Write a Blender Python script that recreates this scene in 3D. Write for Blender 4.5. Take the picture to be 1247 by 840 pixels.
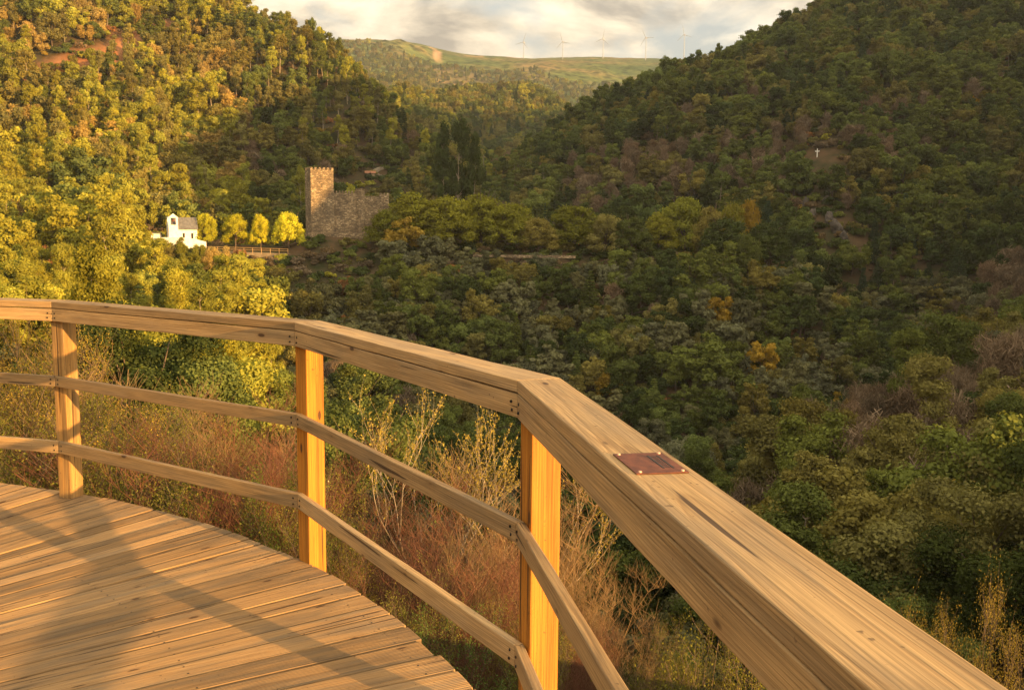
import bpy, bmesh, math, random
import numpy as np
from mathutils import Vector, Matrix
for o in list(bpy.data.objects): bpy.data.objects.remove(o)
SC = bpy.context.scene
COL = SC.collection
rng = np.random.default_rng(11); random.seed(11)
R = math.radians

# ---------------------------------------------------------------- camera
FPX, PITCH, ROLL = 1180.0, .121, .0091       # focal length in photo pixels, tilt down, roll
EYE = 1.5247                                 # eye above the deck boards (deck top is z = 0)
SUN_AZ, SUN_EL = R(129.1), R(7.5)            # azimuth clockwise from the viewing direction (+Y)
EXPOSURE = 1.45
cam = bpy.data.cameras.new('camera'); cam.lens = 36 * FPX / 1247; cam.sensor_width = 36
cam.clip_start = .05; cam.clip_end = 20000
co = bpy.data.objects.new('camera', cam); COL.objects.link(co)
co.location = (0, 0, EYE)
co.rotation_mode = 'QUATERNION'
co.rotation_quaternion = (Matrix.Rotation(math.pi/2 - PITCH, 3, 'X') @ Matrix.Rotation(ROLL, 3, 'Z')).to_quaternion()
SC.camera = co

# ---------------------------------------------------------------- light
SUNV = Vector((math.sin(SUN_AZ)*math.cos(SUN_EL), math.cos(SUN_AZ)*math.cos(SUN_EL), math.sin(SUN_EL)))
sun = bpy.data.lights.new('sun', 'SUN'); sun.energy = 5.0; sun.angle = R(.55); sun.color = (1, .58, .20)
so = bpy.data.objects.new('sun', sun); COL.objects.link(so)
so.rotation_mode = 'QUATERNION'; so.rotation_quaternion = SUNV.to_track_quat('Z', 'Y')
so.location = (0, -20, 60)
W = bpy.data.worlds.new('World'); SC.world = W; W.use_nodes = True
nt = W.node_tree; nt.nodes.clear()
def N(nt, t, **k):
    n = nt.nodes.new(t)
    for a, v in k.items():
        if a == 'inp':
            for i, x in v.items(): n.inputs[i].default_value = x
        else: setattr(n, a, v)
    return n
L = lambda nt, a, b: nt.links.new(a, b)
out = N(nt, 'ShaderNodeOutputWorld'); bg = N(nt, 'ShaderNodeBackground', inp={1: .085})
sky = N(nt, 'ShaderNodeTexSky', sky_type='NISHITA', sun_disc=False, sun_elevation=SUN_EL, sun_rotation=SUN_AZ, dust_density=2.0, air_density=1.0)
tc = N(nt, 'ShaderNodeTexCoord')
mp = N(nt, 'ShaderNodeMapping', inp={3: (2.0, 2.0, 4.6), 1: (3.4, 1.9, .55)})
n1 = N(nt, 'ShaderNodeTexNoise', inp={'Scale': 2.3, 'Detail': 10, 'Roughness': .55, 'Distortion': .25})
n2 = N(nt, 'ShaderNodeTexNoise', inp={'Scale': 3.4, 'Detail': 9, 'Roughness': .6, 'Distortion': .3})
L(nt, tc.outputs['Generated'], mp.inputs[0]); L(nt, mp.outputs[0], n1.inputs['Vector']); L(nt, mp.outputs[0], n2.inputs['Vector'])
cov = N(nt, 'ShaderNodeValToRGB'); cov.color_ramp.elements[0].position = .40; cov.color_ramp.elements[1].position = .51
L(nt, n1.outputs[0], cov.inputs[0])
ccol = N(nt, 'ShaderNodeValToRGB')
e = ccol.color_ramp.elements; e[0].position = .38; e[0].color = (8.2, 7.3, 5.6, 1); e[1].position = .63; e[1].color = (2.2, 2.1, 1.9, 1)
m_ = ccol.color_ramp.elements.new(.50); m_.color = (6.1, 5.25, 3.95, 1)
L(nt, n2.outputs[0], ccol.inputs[0])
# sunlit cloud is brighter towards the sun
dt = N(nt, 'ShaderNodeVectorMath', operation='DOT_PRODUCT'); dt.inputs[1].default_value = SUNV; L(nt, tc.outputs['Generated'], dt.inputs[0])
br = N(nt, 'ShaderNodeMapRange', inp={1: -.6, 2: 1., 3: .78, 4: 2.3}); L(nt, dt.outputs['Value'], br.inputs[0])
cs_ = N(nt, 'ShaderNodeVectorMath', operation='SCALE'); L(nt, ccol.outputs[0], cs_.inputs[0]); L(nt, br.outputs[0], cs_.inputs[3])
sk = N(nt, 'ShaderNodeMixRGB', inp={0: .45, 2: (2.6, 2.9, 3.1, 1)}); L(nt, sky.outputs[0], sk.inputs[1])
mx = N(nt, 'ShaderNodeMixRGB'); L(nt, cov.outputs[0], mx.inputs[0]); L(nt, sk.outputs[0], mx.inputs[1]); L(nt, cs_.outputs[0], mx.inputs[2])
L(nt, mx.outputs[0], bg.inputs[0]); L(nt, bg.outputs[0], out.inputs[0])
SC.view_settings.view_transform = 'Standard'; SC.view_settings.look = 'None'; SC.view_settings.gamma = 1
SC.view_settings.exposure = EXPOSURE
SC.cycles.max_bounces = 5; SC.cycles.diffuse_bounces = 3; SC.cycles.transmission_bounces = 3; SC.cycles.volume_bounces = 0
SC.cycles.use_denoising = True

# ---------------------------------------------------------------- helpers
def tag(o, label=None, cat=None, group=None, kind=None):
    if label: o['label'] = label
    if cat: o['category'] = cat
    if group: o['group'] = group
    if kind: o['kind'] = kind
    return o
def empty(name, loc=(0, 0, 0), rz=0):
    o = bpy.data.objects.new(name, None); o.empty_display_size = .3; COL.objects.link(o)
    o.location = loc; o.rotation_euler = (0, 0, rz); return o
def mesh_np(name, V, Fq, mats=(), midx=None, smooth=False, attrs=None, uv=None):
    """V (n,3); Fq: list of (m,k) int arrays"""
    me = bpy.data.meshes.new(name); V = np.asarray(V, np.float32)
    Fs = [np.asarray(f, np.int32) for f in Fq if len(f)]
    me.vertices.add(len(V)); me.vertices.foreach_set('co', V.ravel())
    nl = sum(f.size for f in Fs); nf = sum(len(f) for f in Fs)
    me.loops.add(nl); me.loops.foreach_set('vertex_index', np.concatenate([f.ravel() for f in Fs]))
    tot = np.concatenate([np.full(len(f), f.shape[1], np.int32) for f in Fs])
    st = np.concatenate([[0], np.cumsum(tot)[:-1]]).astype(np.int32)
    me.polygons.add(nf); me.polygons.foreach_set('loop_start', st); me.polygons.foreach_set('loop_total', tot)
    for m in mats: me.materials.append(m)
    if midx is not None: me.polygons.foreach_set('material_index', np.asarray(midx, np.int32))
    if smooth: me.polygons.foreach_set('use_smooth', np.ones(nf, bool))
    me.update(calc_edges=True)
    for k, (dom, typ, val) in (attrs or {}).items():
        a = me.attributes.new(k, typ, dom)
        a.data.foreach_set('value' if typ != 'FLOAT_COLOR' else 'color', np.asarray(val, np.float32).ravel())
    if uv is not None:
        u = me.uv_layers.new(name='UVMap'); u.data.foreach_set('uv', np.asarray(uv, np.float32).ravel())
    return me
def obj(name, me, parent=None, loc=None):
    o = bpy.data.objects.new(name, me); COL.objects.link(o)
    if parent: o.parent = parent
    if loc is not None: o.location = loc
    return o
def bm_obj(name, bm, mat, parent=None, smooth=False):
    me = bpy.data.meshes.new(name); bm.normal_update(); bm.to_mesh(me); bm.free(); me.materials.append(mat)
    if smooth:
        for p in me.polygons: p.use_smooth = True
    return obj(name, me, parent)
def add_box(bm, lo, hi, rz=0, c=(0, 0, 0)):
    vs = []
    cs, sn = math.cos(rz), math.sin(rz)
    for z in (lo[2], hi[2]):
        for x, y in ((lo[0], lo[1]), (hi[0], lo[1]), (hi[0], hi[1]), (lo[0], hi[1])):
            vs.append(bm.verts.new((x*cs-y*sn+c[0], x*sn+y*cs+c[1], z+c[2])))
    for f in ((0, 3, 2, 1), (4, 5, 6, 7), (0, 1, 5, 4), (1, 2, 6, 5), (2, 3, 7, 6), (3, 0, 4, 7)):
        bm.faces.new([vs[i] for i in f])
def add_cyl(bm, a, b, r1, r2=None, n=10):
    r2 = r1 if r2 is None else r2
    a, b = Vector(a), Vector(b); d = (b-a).normalized(); u = d.orthogonal().normalized(); v = d.cross(u)
    A = [bm.verts.new(a+(u*math.cos(t)+v*math.sin(t))*r1) for t in [2*math.pi*i/n for i in range(n)]]
    B = [bm.verts.new(b+(u*math.cos(t)+v*math.sin(t))*r2) for t in [2*math.pi*i/n for i in range(n)]]
    for i in range(n): bm.faces.new((A[i], A[(i+1) % n], B[(i+1) % n], B[i]))
    bm.faces.new(A[::-1]); bm.faces.new(B)
def bevel(o, w=.003, seg=2):
    m = o.modifiers.new('bevel', 'BEVEL'); m.width = w; m.segments = seg; m.limit_method = 'ANGLE'; m.angle_limit = R(40)

# numpy lattice noise
_P = np.random.default_rng(5).random((64, 64, 64))
def noise3(x, y, z):
    x, y, z = np.broadcast_arrays(x, y, z)
    xi, yi, zi = np.floor(x).astype(int), np.floor(y).astype(int), np.floor(z).astype(int)
    fx, fy, fz = x-xi, y-yi, z-zi
    fx, fy, fz = [f*f*(3-2*f) for f in (fx, fy, fz)]
    g = lambda a, b, c: _P[(xi+a) % 64, (yi+b) % 64, (zi+c) % 64]
    l = lambda a, b, t: a+(b-a)*t
    return l(l(l(g(0,0,0), g(1,0,0), fx), l(g(0,1,0), g(1,1,0), fx), fy), l(l(g(0,0,1), g(1,0,1), fx), l(g(0,1,1), g(1,1,1), fx), fy), fz)*2-1
def fbm(x, y, z=0., o=4):
    s = 0; a = 1; 
    for i in range(o): s = s+a*noise3(x*2**i+i*7.3, y*2**i+i*3.1, z*2**i+.5); a *= .5
    return s

# ---------------------------------------------------------------- materials
def mat(name):
    m = bpy.data.materials.new(name); m.use_nodes = True; t = m.node_tree; t.nodes.clear()
    return m, t, N(t, 'ShaderNodeOutputMaterial')
def ramp(t, src, stops):
    r = N(t, 'ShaderNodeValToRGB'); el = r.color_ramp.elements
    while len(el) < len(stops): el.new(.5)
    for e_, (p, c) in zip(el, stops): e_.position = p; e_.color = (*c, 1)
    L(t, src, r.inputs[0]); return r.outputs[0]
def math_(t, op, a, b=None, c=None):
    n = N(t, 'ShaderNodeMath', operation=op)
    for i, v in enumerate((a, b, c)):
        if v is None: continue
        if isinstance(v, (int, float)): n.inputs[i].default_value = v
        else: L(t, v, n.inputs[i])
    return n.outputs[0]
def mixc(t, f, a, b, blend='MIX'):
    n = N(t, 'ShaderNodeMixRGB', blend_type=blend)
    for i, v in enumerate((f, a, b)):
        if isinstance(v, (int, float)): n.inputs[i].default_value = v
        elif isinstance(v, tuple): n.inputs[i].default_value = (*v, 1)
        else: L(t, v, n.inputs[i])
    return n.outputs[0]

def wood_mat(name, light, dark, grey, use_uv=False, rough=.72, grey_amt=.5, ringf=150., ringamt=.75, trange=.42, streak=.75, fibre=.7):
    m, t, o = mat(name)
    b = N(t, 'ShaderNodeBsdfPrincipled', inp={'Roughness': rough})
    b.inputs['Specular IOR Level'].default_value = .3
    tc = N(t, 'ShaderNodeTexCoord'); oi = N(t, 'ShaderNodeObjectInfo')
    if use_uv: src = tc.outputs['UV']; rnd = N(t, 'ShaderNodeAttribute', attribute_name='tone').outputs['Fac']
    else: src = tc.outputs['Object']; rnd = oi.outputs['Random']
    off = N(t, 'ShaderNodeCombineXYZ')
    L(t, math_(t, 'MULTIPLY', rnd, 37.0), off.inputs[0]); L(t, math_(t, 'MULTIPLY', rnd, 11.0), off.inputs[2])
    ad = N(t, 'ShaderNodeVectorMath', operation='ADD'); L(t, src, ad.inputs[0]); L(t, off.outputs[0], ad.inputs[1])
    # growth rings: distance from a wandering pith axis along X
    st = N(t, 'ShaderNodeMapping', inp={3: (.30, 1.1, 1.1)}); L(t, ad.outputs[0], st.inputs[0])
    wob = N(t, 'ShaderNodeTexNoise', inp={'Scale': 1.5, 'Detail': 2.5, 'Roughness': .45}); L(t, st.outputs[0], wob.inputs['Vector'])
    sp = N(t, 'ShaderNodeSeparateXYZ'); L(t, src, sp.inputs[0])
    ws = N(t, 'ShaderNodeSeparateColor'); L(t, wob.outputs['Color'], ws.inputs[0])
    y = math_(t, 'ADD', sp.outputs[1], math_(t, 'MULTIPLY_ADD', ws.outputs[0], .17, -.03))
    z = math_(t, 'ADD', sp.outputs[2], math_(t, 'MULTIPLY_ADD', ws.outputs[1], .13, .03))
    rr = math_(t, 'SQRT', math_(t, 'ADD', math_(t, 'MULTIPLY', y, y), math_(t, 'MULTIPLY', z, z)))
    ring = math_(t, 'FRACT', math_(t, 'MULTIPLY', rr, ringf))
    ringc = ramp(t, ring, [(0, (0, 0, 0)), (.62, (.45, .45, .45)), (.9, (1, 1, 1)), (1, (.1, .1, .1))])
    # fine fibre
    fm = N(t, 'ShaderNodeMapping', inp={3: (3.5, 260., 260.)}); L(t, ad.outputs[0], fm.inputs[0])
    fib = N(t, 'ShaderNodeTexNoise', inp={'Scale': 1., 'Detail': 3, 'Roughness': .6}); L(t, fm.outputs[0], fib.inputs['Vector'])
    # blotches of weather
    bm_ = N(t, 'ShaderNodeMapping', inp={3: (2.2, 14., 14.)}); L(t, ad.outputs[0], bm_.inputs[0])
    blo = N(t, 'ShaderNodeTexNoise', inp={'Scale': 1., 'Detail': 5, 'Roughness': .6}); L(t, bm_.outputs[0], blo.inputs['Vector'])
    # knots
    km = N(t, 'ShaderNodeMapping', inp={3: (5.5, 15., 15.)}); L(t, ad.outputs[0], km.inputs[0])
    vor = N(t, 'ShaderNodeTexVoronoi', inp={'Scale': 1., 'Randomness': 1.}); L(t, km.outputs[0], vor.inputs['Vector'])
    kr = N(t, 'ShaderNodeSeparateColor'); L(t, vor.outputs['Color'], kr.inputs[0]); ksel = math_(t, 'GREATER_THAN', kr.outputs[0], .66)
    knot = math_(t, 'MULTIPLY', ramp(t, vor.outputs['Distance'], [(.10, (1, 1, 1)), (.15, (0, 0, 0))]), ksel)
    c = mixc(t, math_(t, 'MULTIPLY', ringc, ringamt), light, dark)
    c = mixc(t, math_(t, 'MULTIPLY', ramp(t, blo.outputs[0], [(.44, (0, 0, 0)), (.62, (1, 1, 1))]), grey_amt), c, grey)
    c = mixc(t, fibre, c, ramp(t, fib.outputs[0], [(.3, (.45, .45, .45)), (.65, (1.25, 1.25, 1.25))]), 'MULTIPLY')
    # broad dark streaks along the grain, drying cracks, knots with a darker halo
    sm_ = N(t, 'ShaderNodeMapping', inp={3: (1.1, 30., 30.)}); L(t, ad.outputs[0], sm_.inputs[0])
    stn = N(t, 'ShaderNodeTexNoise', inp={'Scale': 1., 'Detail': 6, 'Roughness': .65}); L(t, sm_.outputs[0], stn.inputs['Vector'])
    c = mixc(t, streak, c, ramp(t, stn.outputs[0], [(.36, (.52, .49, .46)), (.50, (1., 1., 1.)), (.66, (1.16, 1.12, 1.05))]), 'MULTIPLY')
    cm_ = N(t, 'ShaderNodeMapping', inp={3: (1.3, 46., 46.)}); L(t, ad.outputs[0], cm_.inputs[0])
    crk = N(t, 'ShaderNodeTexNoise', inp={'Scale': 1., 'Detail': 1.5, 'Roughness': .4, 'Distortion': .15}); L(t, cm_.outputs[0], crk.inputs['Vector'])
    crack = ramp(t, crk.outputs[0], [(.300, (1, 1, 1)), (.318, (0, 0, 0))])
    c = mixc(t, math_(t, 'MULTIPLY', crack, .85), c, (.045, .022, .010))
    halo = math_(t, 'MULTIPLY', ramp(t, vor.outputs['Distance'], [(.14, (1, 1, 1)), (.40, (0, 0, 0))]), ksel)
    c = mixc(t, math_(t, 'MULTIPLY', halo, .35), c, dark)
    c = mixc(t, math_(t, 'MULTIPLY', knot, .9), c, (.06, .028, .012))
    spk = N(t, 'ShaderNodeTexNoise', inp={'Scale': 55., 'Detail': 2, 'Roughness': .5}); L(t, ad.outputs[0], spk.inputs['Vector'])
    c = mixc(t, ramp(t, spk.outputs[0], [(.70, (0, 0, 0)), (.76, (.7, .7, .7))]), c, (.09, .05, .025))
    tone = math_(t, 'MULTIPLY_ADD', rnd, trange, 1-trange*.6)
    cc = N(t, 'ShaderNodeCombineColor')
    for i in range(3): L(t, tone, cc.inputs[i])
    c = mixc(t, 1., c, cc.outputs[0], 'MULTIPLY')
    L(t, c, b.inputs['Base Color'])
    bu = N(t, 'ShaderNodeBump', inp={'Strength': .5, 'Distance': .0014})
    L(t, math_(t, 'ADD', math_(t, 'MULTIPLY', ringc, -.5), fib.outputs[0]), bu.inputs['Height']); L(t, bu.outputs[0], b.inputs['Normal'])
    L(t, b.outputs[0], o.inputs[0]); return m
M_rail = wood_mat('weathered_rail_wood', (.455, .29, .125), (.235, .125, .045), (.25, .18, .105), grey_amt=.5, ringamt=.48, streak=.55, fibre=.7)
M_post = wood_mat('fresh_post_wood', (.62, .255, .028), (.46, .155, .012), (.42, .17, .025), grey_amt=.45, ringf=110.)
M_post_old = wood_mat('older_post_wood', (.50, .28, .085), (.30, .14, .035), (.26, .18, .09), grey_amt=.5, ringf=110.)
M_deck = wood_mat('deck_wood', (.40, .24, .100), (.22, .115, .040), (.20, .14, .08), use_uv=True, grey_amt=.8, ringf=120., ringamt=.5, trange=.6, streak=.4, fibre=.4)

def leaf_mat(name, col, trans=.32, hue=(1.25, 1.05, .55), rough=.6):
    m, t, o = mat(name)
    oi = N(t, 'ShaderNodeObjectInfo'); at = N(t, 'ShaderNodeAttribute', attribute_name='tone')
    v = math_(t, 'MULTIPLY_ADD', at.outputs['Fac'], .7, .65)
    v = math_(t, 'MULTIPLY', v, math_(t, 'MULTIPLY_ADD', oi.outputs['Random'], .6, .7))
    cc = N(t, 'ShaderNodeCombineColor')
    for i in range(3): L(t, v, cc.inputs[i])
    c = mixc(t, 1., col, cc.outputs[0], 'MULTIPLY')
    warm = mixc(t, 1., c, hue, 'MULTIPLY')
    c = mixc(t, math_(t, 'MULTIPLY', math_(t, 'FRACT', math_(t, 'MULTIPLY', oi.outputs['Random'], 17.3)), .55), c, warm)
    d = N(t, 'ShaderNodeBsdfDiffuse'); tr = N(t, 'ShaderNodeBsdfTranslucent'); mxs = N(t, 'ShaderNodeMixShader', inp={0: trans})
    L(t, c, d.inputs[0]); L(t, mixc(t, 1., c, (1.3, 1.25, .6), 'MULTIPLY'), tr.inputs[0])
    L(t, d.outputs[0], mxs.inputs[1]); L(t, tr.outputs[0], mxs.inputs[2]); L(t, mxs.outputs[0], o.inputs[0]); return m
COLR = {   # foliage reflectances
 'dark green': (.060, .082, .028), 'mid green': (.116, .142, .040), 'yellow green': (.255, .255, .042), 'bright yellow': (.40, .385, .03),
 'grey green': (.140, .144, .082), 'olive': (.180, .165, .054), 'rust brown': (.25, .125, .055), 'dull brown': (.170, .128, .085),
 'bluish green': (.050, .078, .044), 'golden': (.33, .235, .04), 'warm green': (.185, .195, .030), 'tawny': (.29, .215, .072)}
_LM = {}
def leafm(cname, twig=False):
    k = (cname, twig)
    if k not in _LM:
        _LM[k] = leaf_mat(cname.replace(' ', '_')+('_twigs' if twig else '_leaves'), COLR[cname], .08 if twig else .25, (1.2, .95, .8) if twig else (1.25, 1.05, .55))
    return _LM[k]
def plain(name, col, rough=.8, spec=.3, nscale=None, col2=None, detail=4, bump=0., metal=0., stretch=(1, 1, 1)):
    m, t, o = mat(name); b = N(t, 'ShaderNodeBsdfPrincipled', inp={'Roughness': rough, 'Metallic': metal, 'Base Color': (*col, 1)})
    b.inputs['Specular IOR Level'].default_value = spec
    if nscale:
        tc = N(t, 'ShaderNodeTexCoord'); mp = N(t, 'ShaderNodeMapping', inp={3: stretch}); L(t, tc.outputs['Object'], mp.inputs[0])
        n = N(t, 'ShaderNodeTexNoise', inp={'Scale': nscale, 'Detail': detail, 'Roughness': .62}); L(t, mp.outputs[0], n.inputs['Vector'])
        L(t, ramp(t, n.outputs[0], [(.33, col), (.67, col2 or tuple(x*.5 for x in col))]), b.inputs['Base Color'])
        if bump:
            bu = N(t, 'ShaderNodeBump', inp={'Strength': .8, 'Distance': bump}); L(t, n.outputs[0], bu.inputs['Height']); L(t, bu.outputs[0], b.inputs['Normal'])
    L(t, b.outputs[0], o.inputs[0]); return m
M_bark = plain('bark', (.16, .11, .07), nscale=3., col2=(.07, .05, .035), stretch=(1, 1, .3))
M_pale_bark = plain('pale_bark', (.42, .34, .24), nscale=9., col2=(.22, .16, .10), stretch=(1, 1, .4))
M_red_twig = plain('red_brown_twig', (.21, .085, .045), nscale=3., col2=(.10, .045, .028))
M_tan_twig = plain('tan_twig', (.30, .19, .085), nscale=3., col2=(.14, .085, .04))
M_white = plain('whitewash', (.8, .78, .73), nscale=1.5, col2=(.66, .62, .55))
M_roof = plain('grey_slate', (.16, .15, .14), nscale=2., col2=(.09, .085, .08))
M_tile = plain('clay_tile', (.42, .19, .09), nscale=2., col2=(.28, .12, .07))
M_dark = plain('dark_opening', (.02, .018, .015))
M_metal = plain('grey_metal', (.35, .34, .32), rough=.45, metal=.7)
M_turb = plain('turbine_paint', (.36, .35, .34), rough=.6)
M_screw = plain('dark_screw', (.03, .025, .02), rough=.5, metal=.5)
M_copper = plain('weathered_copper', (.20, .062, .028), rough=.62, metal=.1, nscale=60., col2=(.085, .028, .014), spec=.3, detail=8, stretch=(.5, 1, 1))
M_brass = plain('bright_stud', (.75, .42, .26), rough=.35, metal=.8)
M_gravel = plain('pale_track', (.30, .24, .17), nscale=.8, col2=(.2, .16, .11))

def stone_mat():
    m, t, o = mat('schist_masonry'); b = N(t, 'ShaderNodeBsdfPrincipled', inp={'Roughness': .9})
    tc = N(t, 'ShaderNodeTexCoord'); mp = N(t, 'ShaderNodeMapping', inp={3: (1.6, 1.6, 3.6)}); L(t, tc.outputs['Object'], mp.inputs[0])
    v = N(t, 'ShaderNodeTexVoronoi', inp={'Scale': 1.1}); L(t, mp.outputs[0], v.inputs['Vector'])
    ve = N(t, 'ShaderNodeTexVoronoi', feature='DISTANCE_TO_EDGE', inp={'Scale': 1.1}); L(t, mp.outputs[0], ve.inputs['Vector'])
    sc = N(t, 'ShaderNodeSeparateColor'); L(t, v.outputs['Color'], sc.inputs[0])
    c = ramp(t, sc.outputs[0], [(0, (.14, .10, .060)), (.35, (.22, .160, .092)), (.7, (.31, .228, .135)), (1, (.44, .345, .22))])
    n = N(t, 'ShaderNodeTexNoise', inp={'Scale': .35, 'Detail': 5}); L(t, tc.outputs['Object'], n.inputs['Vector'])
    c = mixc(t, 1., c, ramp(t, n.outputs[0], [(.35, (.6, .57, .55)), (.65, (1.2, 1.15, 1.05))]), 'MULTIPLY')
    c = mixc(t, ramp(t, ve.outputs['Distance'], [(.0, (1, 1, 1)), (.09, (0, 0, 0))]), c, (.07, .055, .04))
    L(t, c, b.inputs['Base Color'])
    bu = N(t, 'ShaderNodeBump', inp={'Strength': 1., 'Distance': .12}); L(t, ve.outputs['Distance'], bu.inputs['Height']); L(t, bu.outputs[0], b.inputs['Normal'])
    L(t, b.outputs[0], o.inputs[0]); return m
M_stone = stone_mat()
M_earth = plain('packed_earth', (.25, .19, .12), nscale=.8, col2=(.12, .09, .05), detail=7)
M_rockface = plain('rock_face', (.13, .105, .085), nscale=1.4, col2=(.045, .038, .032), detail=8, bump=.25, rough=.9)

def ground_mat():
    m, t, o = mat('forest_floor'); b = N(t, 'ShaderNodeBsdfDiffuse')
    tc = N(t, 'ShaderNodeTexCoord')
    n = N(t, 'ShaderNodeTexNoise', inp={'Scale': .12, 'Detail': 9, 'Roughness': .65}); L(t, tc.outputs['Object'], n.inputs['Vector'])
    near = ramp(t, n.outputs[0], [(.36, (.030, .034, .014)), (.5, (.065, .050, .026)), (.64, (.10, .062, .034))])
    f = N(t, 'ShaderNodeTexNoise', inp={'Scale': .0052, 'Detail': 10, 'Roughness': .62}); L(t, tc.outputs['Object'], f.inputs['Vector'])
    f2 = N(t, 'ShaderNodeTexNoise', inp={'Scale': .06, 'Detail': 6, 'Roughness': .75}); L(t, tc.outputs['Object'], f2.inputs['Vector'])
    far = ramp(t, f.outputs[0], [(.38, (.065, .098, .034)), (.48, (.105, .130, .042)), (.57, (.155, .135, .055)), (.66, (.21, .15, .07))])
    far = mixc(t, 1., far, ramp(t, f2.outputs[0], [(.38, (.45, .52, .45)), (.6, (1.3, 1.2, 1.1))]), 'MULTIPLY')
    f3 = N(t, 'ShaderNodeTexVoronoi', inp={'Scale': .045}); L(t, tc.outputs['Object'], f3.inputs['Vector'])
    far = mixc(t, 1., far, ramp(t, f3.outputs['Distance'], [(.25, (.35, .42, .3)), (.5, (1.1, 1.1, 1.05))]), 'MULTIPLY')
    fa = N(t, 'ShaderNodeAttribute', attribute_name='far'); di = N(t, 'ShaderNodeAttribute', attribute_name='dirt'); pa = N(t, 'ShaderNodeAttribute', attribute_name='track')
    c = mixc(t, fa.outputs['Fac'], near, far)
    dn = ramp(t, f2.outputs[0], [(.35, (.20, .075, .03)), (.6, (.34, .155, .065))])
    c = mixc(t, di.outputs['Fac'], c, dn)
    c = mixc(t, pa.outputs['Fac'], c, (.42, .25, .14))
    L(t, c, b.inputs[0]); L(t, b.outputs[0], o.inputs[0]); return m
M_ground = ground_mat()

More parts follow.
